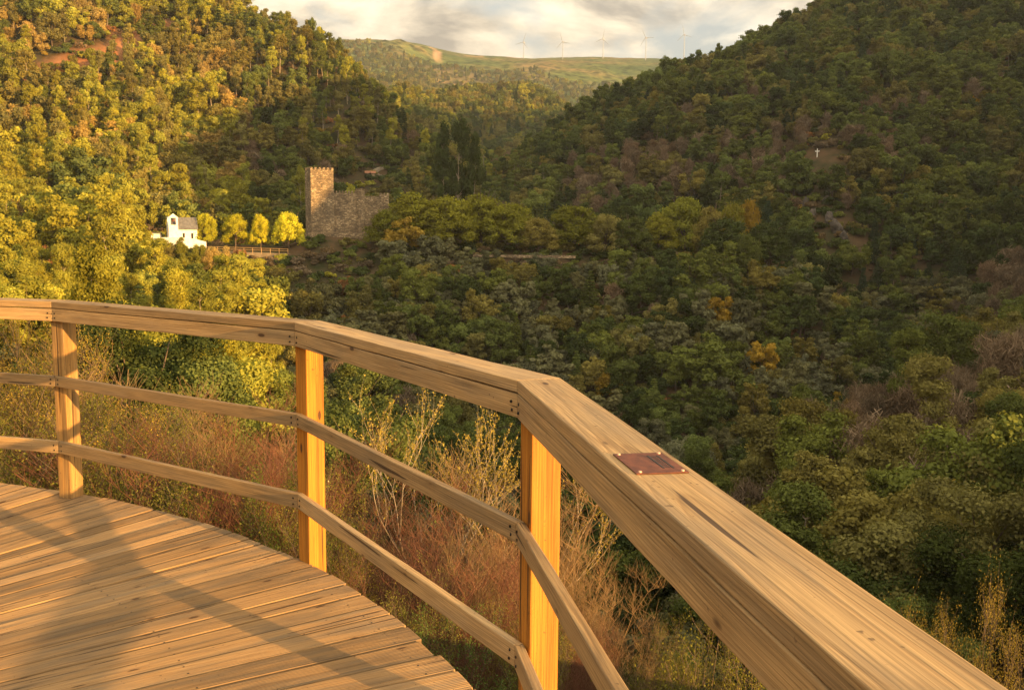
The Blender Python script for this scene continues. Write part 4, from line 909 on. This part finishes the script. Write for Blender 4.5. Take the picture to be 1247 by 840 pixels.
# white cross
p = CLEAR[0][0]; zg = p.z; hc = at(993, 176.5, p.y).z-zg
bm = bmesh.new(); add_box(bm, (-.2, -.2, -.4), (.2, .2, hc)); add_box(bm, (-.95, -.17, hc-1.2), (-.203, .17, hc-.85)); add_box(bm, (.203, -.17, hc-1.2), (.95, .17, hc-.85))
cr = bm_obj('white_cross', bm, M_white); cr.location = (p.x, p.y, zg); cr.scale = (.78, .8, .9); cr.rotation_euler = (0, 0, R(-15)); tag(cr, 'white cross standing alone on the shaded wooded hill', 'cross')
# rock outcrop below the cross
for n_, (px, py, Yd, sz) in enumerate(((978, 250, 300, 3.2), (988, 262, 294, 3.6), (1008, 268, 291, 3.4), (1018, 280, 287, 4.0), (1026, 292, 284, 3.4), (1004, 244, 301, 2.6))):
    bm = bmesh.new(); bmesh.ops.create_icosphere(bm, subdivisions=3, radius=1)
    for v in bm.verts:
        c = v.co; k = 1+.45*float(noise3(c.x*1.3+n_*5, c.y*1.3, c.z*1.3))+.25*float(noise3(c.x*3.1, c.y*3.1+n_*3, c.z*3.1)); v.co = Vector((c.x*k*.8, c.y*k*.7, c.z*k*1.5))
    p = on_ground(px, py, 245, 335); o = bm_obj('rock', bm, M_rockface); o.location = (p.x, p.y, p.z+.8); o.scale = (sz*.46,)*3; o.rotation_euler = (0, .35, n_)
    tag(o, ['craggy grey rock at the top left of the outcrop', 'craggy rock second from the top of the outcrop', 'slanting grey rock in the middle of the outcrop', 'largest craggy rock low in the outcrop below the cross', 'lowest craggy rock of the outcrop', 'small separate rock at the right top of the outcrop'][n_].replace('left ', '').replace('right ', ''), 'rock', 'rocks of the outcrop below the cross')
# wind turbines
bmt = bmesh.new(); add_cyl(bmt, (0, 0, 0), (0, 0, 1), .019, .011, 12)
bmn = bmesh.new(); add_box(bmn, (-.022, -.05, -.02), (.022, .09, .028)); add_cyl(bmn, (0, -.05, .002), (0, -.085, .002), .02, .008, 10)
bmb = bmesh.new(); pts = [(0, .012), (.08, .024), (.22, .020), (.44, .007)]
lo = [bmb.verts.new((-w*.35, -.006, z)) for z, w in pts]; hi = [bmb.verts.new((w*.65, -.006, z)) for z, w in pts]; lb = [bmb.verts.new((-w*.35, .004, z)) for z, w in pts]; hb = [bmb.verts.new((w*.65, .004, z)) for z, w in pts]
for i in range(3):
    for a, b in ((lo, hi), (hi, hb), (hb, lb), (lb, lo)): bmb.faces.new((a[i], b[i], b[i+1], a[i+1]))
bmb.faces.new((lo[3], hi[3], hb[3], lb[3]))
mt_ = bpy.data.meshes.new('tower'); bmt.to_mesh(mt_); mn_ = bpy.data.meshes.new('nacelle'); bmn.to_mesh(mn_); mb_ = bpy.data.meshes.new('blade'); bmb.to_mesh(mb_)
for m_ in (mt_, mn_, mb_): m_.materials.append(M_turb)
for px, hub, r0, lab in ((634.5, 52, 20, 'faintest wind turbine, first of the row on the ridge'), (682, 51, -15, 'pale wind turbine second along the distant ridge'), (731, 47, 12, 'wind turbine in the middle of the row of five'), (783, 45, -25, 'wind turbine fourth along the ridge, one blade level'), (829.5, 41, -10, 'wind turbine rising behind the wooded hill shoulder')):
    Yd = 2930; p = at(px, 70, Yd); zg = float(Hgt(p.x, p.y)); zh = at(px, hub, Yd).z; h = zh-zg+5
    o = tag(empty('wind_turbine', (p.x, p.y, zg-5), R(-30)), lab, 'wind turbine', 'wind turbines on the distant ridge'); o.scale = (62,)*3
    a = obj('tower', mt_, o); a.scale = (1, 1, h/62)
    nn = obj('nacelle', mn_, o, (0, 0, h/62))
    for k in range(3):
        b = obj('blade', mb_, o, (0, -.07, h/62+.002)); b.rotation_euler = (0, R(r0+120*k), 0)

# ---------------------------------------------------------------- deck
DC = Vector((-4.387, 1.059, 0)); RJ = 4.69
deck = tag(empty('wooden_deck', (DC.x, DC.y, 0)), 'curved boardwalk deck of grooved wedge shaped boards, brown and sunlit', 'boardwalk')
Vs, Fs, tone, uv = [], [], [], []
g = np.random.default_rng(3); a = R(-62); n0 = 0
NRIB = 12
while a < R(150):
    wdt = (.138+.018*g.random())/4.7; wdt = wdt if g.random() > .12 else wdt*.72
    a0, a1 = a+.0066/4.7, a+wdt-.0066/4.7; a += wdt
    ro = 4.712+g.normal()*.006; ri = 1.1; tn = g.random(); tilt = g.normal()*.0008; zo = g.normal()*.0018; cup = g.normal()*.0008
    # profile across: ribs
    ts = [0.]; hs = [-.0035]
    ts.append(.02); hs.append(0.)
    for k in range(NRIB):
        b = .03+.94*k/NRIB; w = .94/NRIB
        ts += [b+.05*w, b+.55*w, b+.68*w, b+.90*w]; hs += [0, 0, -.0042, -.0042]
    ts += [.98, 1.]; hs += [0., -.0035]
    ts = np.array(ts); hs = np.array(hs); M = len(ts); rows = []
    prof_ = np.concatenate([ts, [1., 0.]]); ph = np.concatenate([hs+zo+tilt*(ts-.5)*2+cup*(1-4*(ts-.5)**2), [-.030, -.030]])
    rr_ = np.linspace(ri, ro, 7); P_ = []
    for r_ in rr_:
        # straight sides: interpolate between end corners
        an = a0+(a1-a0)*prof_; P_.append(np.stack([np.cos(an)*r_, np.sin(an)*r_, ph+.0006*math.sin(r_*3+tn*30)], 1))
    P_ = np.concatenate(P_); K = M+2
    i_ = np.arange(K); j_ = (i_+1) % K
    for s_ in range(6):
        Fs.append(n0+np.stack([s_*K+i_, (s_+1)*K+i_, (s_+1)*K+j_, s_*K+j_], 1)); 
        u0, u1 = rr_[s_], rr_[s_+1]; v = np.concatenate([ts, [1.1, -.1]])*.14+tn*3; v2 = v[j_]
        uv.append(np.stack([np.full(K, u0), v, np.full(K, u1), v, np.full(K, u1), v2, np.full(K, u0), v2], 1).reshape(-1, 2))
        tone.append(np.full(K, tn))
    # end cap as quads from top to bottom
    e0 = 6*K; cap = np.stack([n0+e0+np.arange(M-1), n0+e0+np.full(M-1, M+1), n0+e0+np.full(M-1, M), n0+e0+np.arange(1, M)], 1)
    capt = np.array([[n0+e0+M+1, n0+e0+M, n0+e0+M-1, n0+e0+0]]); Fs.append(capt); uv.append(np.array([[ro, 0], [ro, .14], [ro, .14], [ro, 0]])+tn*3); tone.append([tn])
    Vs.append(P_); n0 += len(P_)
me = mesh_np('board', np.concatenate(Vs), [np.concatenate(Fs)], [M_deck], attrs={'tone': ('FACE', 'FLOAT', np.concatenate(tone))}, uv=np.concatenate(uv))
obj('board', me, deck)
bm = bmesh.new()   # screws: two dark heads per board near the rim
a = R(-40)
gg = random.Random(4)
for i in range(170):
    an = R(-30)+i*R(.88); r_ = 4.712-.10-.0*i
    for rad in (r_, 3.9, 3.1):
        cx, cy = math.cos(an)*rad, math.sin(an)*rad
        ring = [bm.verts.new((cx+.004*math.cos(t), cy+.004*math.sin(t), .0012)) for t in [k*math.pi/3 for k in range(6)]]; bm.faces.new(ring)
bm_obj('screw_heads', bm, M_screw, deck)
bm = bmesh.new()
def arc(bm, r0, r1, z0, z1, a0, a1, n):
    rows = []
    for i in range(n+1):
        t = a0+(a1-a0)*i/n; rows.append([bm.verts.new((math.cos(t)*r, math.sin(t)*r, z)) for r, z in ((r0, z0), (r1, z0), (r1, z1), (r0, z1))])
    for p, q in zip(rows[:-1], rows[1:]):
        for k in range(4): bm.faces.new((p[k], p[(k+1) % 4], q[(k+1) % 4], q[k]))
arc(bm, 4.60, 4.69, -.20, -.034, R(-60), R(150), 60); arc(bm, 3.2, 3.28, -.20, -.034, R(-60), R(150), 60); arc(bm, 2.0, 2.08, -.20, -.034, R(-60), R(150), 60)
bm_obj('joist', bm, M_rail, deck)
for d_ in range(-50, 150, 23):
    bm = bmesh.new(); t = R(d_); add_box(bm, (-.07, -.07, -4.5), (.07, .07, -.205), t, (math.cos(t)*4.55, math.sin(t)*4.55, 0)); add_box(bm, (-.07, -.07, -3.5), (.07, .07, -.205), t, (math.cos(t)*2.1, math.sin(t)*2.1, 0)); bm_obj('stilt', bm, M_rail, deck)

# ---------------------------------------------------------------- handrail
J = []
for k in range(-3, 6):
    if k == 0: J.append(Vector((.0153, 2.6777, 0)))
    elif k == 1: J.append(Vector((-.9594, 4.2448, 0)))
    elif k == 2: J.append(Vector((-2.5075, 5.2543, 0)))
    elif k == -1: J.append(Vector((.0153+1.86*.1740, 2.6777-1.86*.9847, 0)))
    else:
        t = R(20.2+22.8*k); J.append(DC+Vector((math.cos(t), math.sin(t), 0))*RJ)
rail = tag(empty('wooden_railing', (J[3].x, J[3].y, 0)), 'curved timber railing with wide flat handrail and two lower rails', 'railing')
ORG = J[3]
dirs = [(b-a).normalized() for a, b in zip(J[:-1], J[1:])]     # counter-clockwise: outward is to the right of the travel direction
outn = [Vector((d.y, -d.x, 0)) for d in dirs]
def miter(i):
    if i == 0: return outn[0]
    if i == len(J)-1: return outn[-1]
    m = outn[i-1]+outn[i]; return m/(m.dot(outn[i]))
def board(name, i, t0, t1, z0, z1, m, gap=.0012, bev=.003, cuts=10):
    a, b = J[i], J[i+1]; d = dirs[i]; ang = math.atan2(d.y, d.x); n = outn[i]; ma, mb = miter(i), miter(i+1)
    P = [a+ma*t0+d*gap, b+mb*t0-d*gap, b+mb*t1-d*gap, a+ma*t1+d*gap]
    inv = Matrix.Rotation(-ang, 3, 'Z'); L_ = [inv @ (p-a) for p in P]; bm = bmesh.new(); gr = random.Random(i*7+int(z0*100))
    # lengthwise sections so that edges can wander a little, as sawn timber does
    rows = []
    for k in range(cuts+1):
        f = k/cuts; p0 = L_[0].lerp(L_[1], f); p1 = L_[3].lerp(L_[2], f); w = (.0012 if 0 < k < cuts else 0)
        rows.append([bm.verts.new((p.x, p.y+gr.uniform(-w, w), z-z0+gr.uniform(-w, w)*.8)) for p, z in ((p0, z0), (p1, z0), (p1, z1), (p0, z1))])
    for p, q in zip(rows[:-1], rows[1:]):
        for k in range(4): bm.faces.new((p[k], p[(k+1) % 4], q[(k+1) % 4], q[k]))
    bm.faces.new(rows[0][::-1]); bm.faces.new(rows[-1]); bmesh.ops.recalc_face_normals(bm, faces=bm.faces)
    o = bm_obj(name, bm, m, rail); o.location = a-ORG+Vector((0, 0, z0)); o.rotation_euler = (0, 0, ang); bevel(o, bev); return o
def screws(parent, xs, y, zs):
    bm = bmesh.new()
    for x in xs:
        for z in zs: add_cyl(bm, (x, y+.0008, z), (x, y-.0016, z), .0042, n=8)
    bm_obj('screw', bm, M_screw, parent)
ZT = EYE
for i in range(len(J)-1):
    ln = (J[i+1]-J[i]).length
    h = board('handrail', i, 0, .1306, 1.0645, 1.100, M_rail, bev=.0028)
    ap = board('handrail_apron', i, .0005, .035, .9933, 1.0606, M_rail, bev=.0025)
    mr = board('middle_rail', i, 0, .028, .6313, .6898, M_rail)
    lr = board('lower_rail', i, 0, .028, .2579, .3254, M_rail)
    # in the board frames the inner face looks to +y
    for o, zs in ((ap, (.0187, .0427)), (mr, (.0167, .0407)), (lr, (.0171, .0441))):
        bm = bmesh.new()
        for x in (.028, ln-.028):
            for z in zs: add_cyl(bm, (x+random.uniform(-.004, .004), -.002, z), (x, .0022, z), .0045, n=8)
        sc = bm_obj('screw', bm, M_screw, o)
for i in range(len(J)):
    m = miter(i).normalized(); ang = math.atan2(m.y, m.x); c = J[i]+m*(.0295+.0445)
    bm = bmesh.new(); w = .0445; rows = []
    for k in range(9):
        z = -.34+k*(1.0612+.34)/8; rows.append([bm.verts.new((x, y, z)) for x, y in ((-w, -w), (w, -w), (w, w), (-w, w))])
    for p, q in zip(rows[:-1], rows[1:]):
        for k in range(4): bm.faces.new((p[k], p[(k+1) % 4], q[(k+1) % 4], q[k]))
    bm.faces.new(rows[0][::-1]); bm.faces.new(rows[-1])
    # grain of a post runs upright: swap axes so local X is up
    for v in bm.verts: x, y, z = v.co; v.co = Vector((z, y, -x))
    o = bm_obj('post', bm, M_post_old if i >= 5 else M_post, rail); o.matrix_basis = Matrix.Translation(c-ORG) @ Matrix.Rotation(ang, 4, 'Z') @ Matrix.Rotation(-math.pi/2, 4, 'Y')
    bevel(o, .003)
    bm = bmesh.new()
    bm2 = None
# ---- copper plaque on the handrail of the nearest bay
a, b = J[2], J[3]; d = (b-a).normalized(); n = outn[2]
def hit(px, py, z):
    yc = 1; s = s_of(py); q = Vector(((px-623.5)/FPX*(CP-s*SP), 1, s)); k = (z-EYE)/q.z; return Vector((q.x*k, q.y*k, z))
cs = [hit(744, 554, 1.1), hit(766, 575, 1.1), hit(846, 572, 1.1), hit(815, 552.5, 1.1)]
pc = sum(cs, Vector())/4; ang = math.atan2(d.y, d.x)
lens = sorted([(cs[0]-cs[1]).length, (cs[3]-cs[2]).length]); wid = ((cs[0]-cs[3]).length+(cs[1]-cs[2]).length)/2
print('plaque', lens, wid, [tuple(round(x, 3) for x in Matrix.Rotation(-ang, 3, 'Z') @ (c-J[2])) for c in cs])
pl = tag(empty('copper_plaque', (pc.x, pc.y, 1.1), ang), 'weathered copper plaque with two dark bars screwed onto the handrail', 'plaque')
hx, hy = .075, .048
bm = bmesh.new(); add_box(bm, (-hx, -hy, .0005), (hx, hy, .0025)); o = bm_obj('plate', bm, M_copper, pl); bevel(o, .0008)
bm = bmesh.new()
for yy in (-.012, -.030): add_box(bm, (-.045, yy-.0018, .0024), (.05, yy+.0018, .0031))
bm_obj('engraved_bar', bm, M_screw, pl)
bm = bmesh.new()
for k in range(7):
    for yy in (-.018, -.021, -.024): add_box(bm, (-.04+k*.0125, yy-.0006, .00245), (-.031+k*.0125, yy+.0006, .0028))
bm_obj('engraved_text', bm, M_screw, pl)
for x in (-hx+.009, hx-.009):
    for y in (-hy+.009, hy-.009):
        bm = bmesh.new(); add_cyl(bm, (x, y, .002), (x, y, .0048), .0042, .0032, 12); bm_obj('stud', bm, M_brass, pl)

# ---------------------------------------------------------------- scrub beside the deck
def twigbush(seed, h, nst, spread, sub=2, subsub=2, leafn=0, leafs=.022, rad=.006, upright=.5, fork=False, bare_to=.25):
    g = np.random.default_rng(seed); segs = []; tips = []
    for i in range(nst):
        a = g.random()*6.28; e = spread*g.random()**.6; d = (math.cos(a)*e, math.sin(a)*e, 1)
        ln = h*(.6+.4*g.random()); s, _, _ = limb((g.normal()*.12, g.normal()*.12, -.3), d, ln+.3, rad*(1+.6*g.random()), g, .17, 8, .05, .35); segs += s
        for k in range(1, 8):
            if k/8 < bare_to: continue
            for j in range(sub):
                b = s[k][0]; a2 = g.random()*6.28; dd = np.array([math.cos(a2), math.sin(a2), .5+upright*g.random()*2])
                s2, _, _ = limb(b, dd, h*(.12+.20*g.random())*(1.15-k/10), rad*.42, g, .22, 4, .10, .5); segs += s2; tips.append(s2[-1][1])
                for m in range(subsub):
                    q = s2[1+m % 3][1]; a3 = g.random()*6.28; d3 = np.array([math.cos(a3), math.sin(a3), .9])
                    s3, _, _ = limb(q, d3, h*(.05+.07*g.random()), rad*.28, g, .2, 2, .12, .6); segs += s3; tips += [x[1] for x in s3]
    tv, tf = tubes(segs, 3); V = np.zeros((0, 3)); tone = np.zeros(0)
    if leafn:
        tips = np.array(tips); n = leafn; P = tips[g.integers(len(tips), size=n)]+g.normal(size=(n, 3))*.028; nr = rand_unit(n, g); nr[:, 2] = abs(nr[:, 2])+.2; nr /= np.linalg.norm(nr, axis=1, keepdims=True)
        T = np.cross(nr, rand_unit(n, g)); T /= np.linalg.norm(T, axis=1, keepdims=True); B = np.cross(nr, T); s_ = leafs*(.5+g.random((n, 1))); V = quads(P, T, B, s_*.5, s_*.28); tone = g.random(n)
    return tv, tf, V, tone
COLR['lit green'] = (.155, .155, .035); COLR['yellow leaf'] = (.25, .195, .045); COLR['deep green'] = (.07, .105, .03)
def sapling(seed):
    """a forking pale young tree: branches divide and taper, small leaves sit along the last twigs"""
    g = np.random.default_rng(seed); segs = []; tips = []
    def grow(p, d, ln, r, lv):
        s_, e, d1 = limb(p, d, ln, r, g, .09, 5, .035, .68 if lv < 4 else .4); segs.extend(s_)
        if lv >= 3: tips.extend([x[1] for x in s_])
        if lv == 5: return
        for k in range(3 if lv in (1, 3) else 2):
            a = g.random()*6.28; sp = .42+.35*g.random(); dd = d1+sp*np.array([math.cos(a), math.sin(a), .15]); dd[2] = max(dd[2], .25)
            q = s_[-1-(k if k < 3 else 0)][1]; grow(q, dd, ln*(.62+.22*g.random()), r*.62, lv+1)
    for k in range(2): grow((g.normal()*.05, g.normal()*.05, -.3), (g.normal()*.15, g.normal()*.15, 1), .95, .017, 0)
    tv, tf = tubes(segs, 4); tips = np.array(tips); n = 5200; P = tips[g.integers(len(tips), size=n)]+g.normal(size=(n, 3))*.012
    nr = rand_unit(n, g); T = np.cross(nr, rand_unit(n, g)); T /= np.linalg.norm(T, axis=1, keepdims=True); B = np.cross(nr, T); s_ = .013*(.5+g.random((n, 1)))
    return tv, tf, quads(P, T, B, s_*.5, s_*.3), g.random(n)
SB = {}; SH = {}
def shrub(kind, px, top, Yd, label, group, seed=0, w=1., dz=0.):
    spec = {  # h, nst, spread, sub, subsub, leafn, leafs, rad, upright, twig mat, leaf colour
     'heather': (2.1, 17, .42, 6, 9, 0, .02, .0042, .35, M_red_twig, None, .12),
     'tan': (2.2, 9, .60, 6, 9, 0, .02, .0055, .3, M_tan_twig, None, .2),
     'broom': (2.0, 24, .55, 3, 4, 64000, .0082, .005, .5, M_bark, 'lit green', .1),
     'golden': (2.0, 20, .50, 3, 5, 60000, .0074, .005, .6, M_bark, 'yellow leaf', .15),
     'green': (1.6, 22, .7, 3, 4, 52000, .0110, .005, .4, M_bark, 'deep green', .1),
     'sapling': (2.8, 4, .55, 4, 6, 6200, .016, .019, .5, M_pale_bark, 'yellow leaf', .3),
    }[kind]
    key = (kind, seed % 3)
    if key not in SB:
        tv, tf, V, tone = sapling(200+seed) if kind == 'sapling' else twigbush(100+seed % 3*17+len(kind), spec[0], spec[1], spec[2], spec[3], spec[4], spec[5], spec[6], spec[7], spec[8], bare_to=spec[11])
        SH[key] = float(np.percentile(tv[:, 2], 98.5)); tm = mesh_np('branches', tv, [tf], [spec[9]], smooth=True); lm = None
        if spec[10]: lm = mesh_np('leaves', V, [qf(len(V)//4)], [leafm(spec[10])], attrs={'tone': ('FACE', 'FLOAT', tone)})
        SB[key] = (tm, lm)
    tm, lm = SB[key]; p = at(px, top, Yd); z = float(Hgt(p.x, p.y)); ht = p.z-z+dz; s = ht/SH[key]
    sz = s; sx_ = s*w*(.85 if kind in ('golden', 'broom', 'green') else .95)
    o = empty(kind if False else {'heather': 'heather_shrub', 'tan': 'bare_shrub', 'broom': 'broom_shrub', 'golden': 'golden_shrub', 'green': 'green_shrub', 'sapling': 'young_tree'}[kind], (p.x, p.y, z), random.random()*6.28)
    o.scale = (sx_, sx_, sz); obj('branches', tm, o)
    if lm: obj('leaves', lm, o)
    tag(o, label, 'young tree' if kind == 'sapling' else 'shrub', group); return o
GS = 'shrubs growing beside the boardwalk'
LST = [
 ('golden', 8, 404, 8.5, .55, 'golden leaved shrub seen above the upper rail at the far end'),
 ('golden', 34, 436, 8.0, .6, 'golden shrub crossing the middle rail before the farthest post'),
 ('tan', 52, 470, 7.4, 1., 'bare tan shrub directly behind the farthest post'),
 ('broom', -10, 470, 7.2, 1.2, 'yellow green shrub cut by the edge, under the middle rail'),
 ('tan', 108, 486, 8.2, 1.1, 'greyish bare shrub just past the farthest post'),
 ('broom', 96, 520, 7.0, 1.2, 'leafy yellow green shrub at the foot of the farthest post'),
 ('golden', 150, 512, 7.4, .8, 'golden leaved shrub between the two far posts'),
 ('broom', 176, 532, 6.8, 1.1, 'yellow green shrub with long sprays crossing the lower rail'),
 ('green', 205, 600, 6.6, .8, 'small grey green sprig beside the deck edge'),
 ('heather', 240, 530, 7.0, .95, 'reddish brown bare shrub, first of the tall pair'),
 ('tan', 262, 520, 7.3, .8, 'pale tipped bare shrub rising above the reddish pair'),
 ('heather', 290, 528, 7.0, 1., 'tall reddish shrub with fine tips before the bright post'),
 ('heather', 325, 566, 6.6, .6, 'reddish brown shrub brushing the bright orange post'),
 ('green', 345, 600, 6.3, .6, 'thin green sprigs left of the bright orange post'),
 ('broom', 372, 590, 6.6, .7, 'light green sprigs around the foot of the orange post'),
 ('broom', 402, 650, 5.6, .6, 'small bright green plant just behind the orange post foot'),
 ('heather', 430, 600, 6.8, 1., 'rusty red bare shrub beyond the second bay'),
 ('heather', 472, 606, 7.2, .85, 'widest rusty red shrub behind the middle rail'),
 ('sapling', 545, 486, 6.9, .8, 'tallest pale branched young tree with sparse yellow leaves'),
 ('sapling', 600, 540, 6.9, .7, 'second pale young tree, leaning to the nearest post'),
 ('tan', 585, 560, 7.0, 1.1, 'wheat coloured bare shrub between young tree and nearest post'),
 ('heather', 535, 640, 6.0, 1., 'dark reddish shrub low beneath the pale young tree'),
 ('tan', 612, 665, 5.8, .7, 'tangled pale shrub touching the nearest post'),
 ('heather', 585, 690, 5.4, .6, 'brown shrub in the shade below the lower rail'),
 ('broom', 505, 738, 4.9, .6, 'bright green plant close to the deck edge'),
 ('green', 548, 770, 4.8, .8, 'deep green plant under the deck edge'),
 ('tan', 672, 640, 6.2, .8, 'bare tan shrub right beyond the nearest post'),
 ('tan', 722, 655, 6.6, .85, 'fan shaped golden bare shrub standing free past the post'),
 ('heather', 735, 760, 6.6, .6, 'dark reddish shrub below the fan shaped one'),
 ('broom', 652, 745, 5.2, .7, 'grey green leafy shrub at the nearest post foot'),
 ('heather', 700, 765, 5.6, .6, 'brown shrub between the two lowest leafy plants'),
 ('broom', 832, 772, 5.6, .75, 'bright yellow green plant below the handrail'),
 ('broom', 896, 800, 5.6, .7, 'second bright green plant, partly under the handrail'),
 ('tan', 778, 765, 5.8, .7, 'thin bare shrub between the green plants'),
 ('golden', 1152, 742, 7.0, .34, 'golden sapling standing free past the handrail'),
 ('golden', 1212, 812, 6.0, .5, 'leafy golden shrub low at the outer side of the handrail'),
 ('golden', 1266, 800, 6.6, .5, 'golden shrub at the very edge of the view'),
]
for i, (k, px, top, Yd, w, lab) in enumerate(LST): shrub(k, px, top, Yd, lab, GS, i, w)
# filler scrub, lower
srcs = []
for s in range(2):
    for k, mt in (('heather', M_red_twig), ('tan', M_tan_twig), ('green', None), ('broom', None)):
        pass
n_ = 0
names_ = {'heather': 'low reddish heather', 'tan': 'low bare brown shrub', 'green': 'low dark green shrub', 'broom': 'low yellow green shrub'}
for px in range(-40, 640, 62):
    for Yd, drop in ((6.4, 0), (8.6, 1), (11.5, 2), (15, 3)):
        q = px+random.uniform(-18, 18); yd = Yd+random.uniform(-.6, .6)
        base = np.interp(q, [0, 120, 230, 330, 480, 640, 760], [570, 600, 650, 660, 720, 800, 840])
        top = base+random.uniform(0, 55)-drop*16+(30 if drop == 0 else 0)
        k = random.choice(('broom', 'green', 'golden', 'green') if q < 200 else ('heather', 'green', 'green', 'green') if q < 520 else ('heather', 'green', 'green'))
        cn = {'heather': 'reddish bare', 'tan': 'tan bare', 'green': 'dark green leafy', 'broom': 'yellow green leafy', 'golden': 'golden leafy'}[k]
        pl_ = 'behind the far bay' if q < 60 else 'between the two far posts' if q < 360 else 'by the pale young tree' if q < 632 else 'beyond the nearest post'
        dist_ = ('close to the deck', 'second row from the deck', 'farther down the bank', 'lowest on the bank')[drop]
        shrub(k, q, top, yd, f'{cn} shrub {pl_}, {dist_}', 'low filler shrubs on the bank below the boardwalk', n_, 1.1); n_ += 1

# ---------------------------------------------------------------- haze
_in = (np.abs(AA) < R(41)) | (RR < 930); zlo, zhi = float(Z[_in].min())-1.5, max(float(Z[_in].max()), 760)+30
bm = bmesh.new(); add_box(bm, (-3480, -905, zlo), (3480, 5210, zhi)); m, t, o_m = mat('haze_air')
pv = N(t, 'ShaderNodeVolumePrincipled'); pv.inputs['Color'].default_value = (.90, .91, .88, 1); pv.inputs['Density'].default_value = 1.0e-4; pv.inputs['Anisotropy'].default_value = .3
L(t, pv.outputs[0], o_m.inputs['Volume']); hz = bm_obj('haze', bm, m); tag(hz, 'thin warm haze filling the valley air', 'haze', kind='stuff')
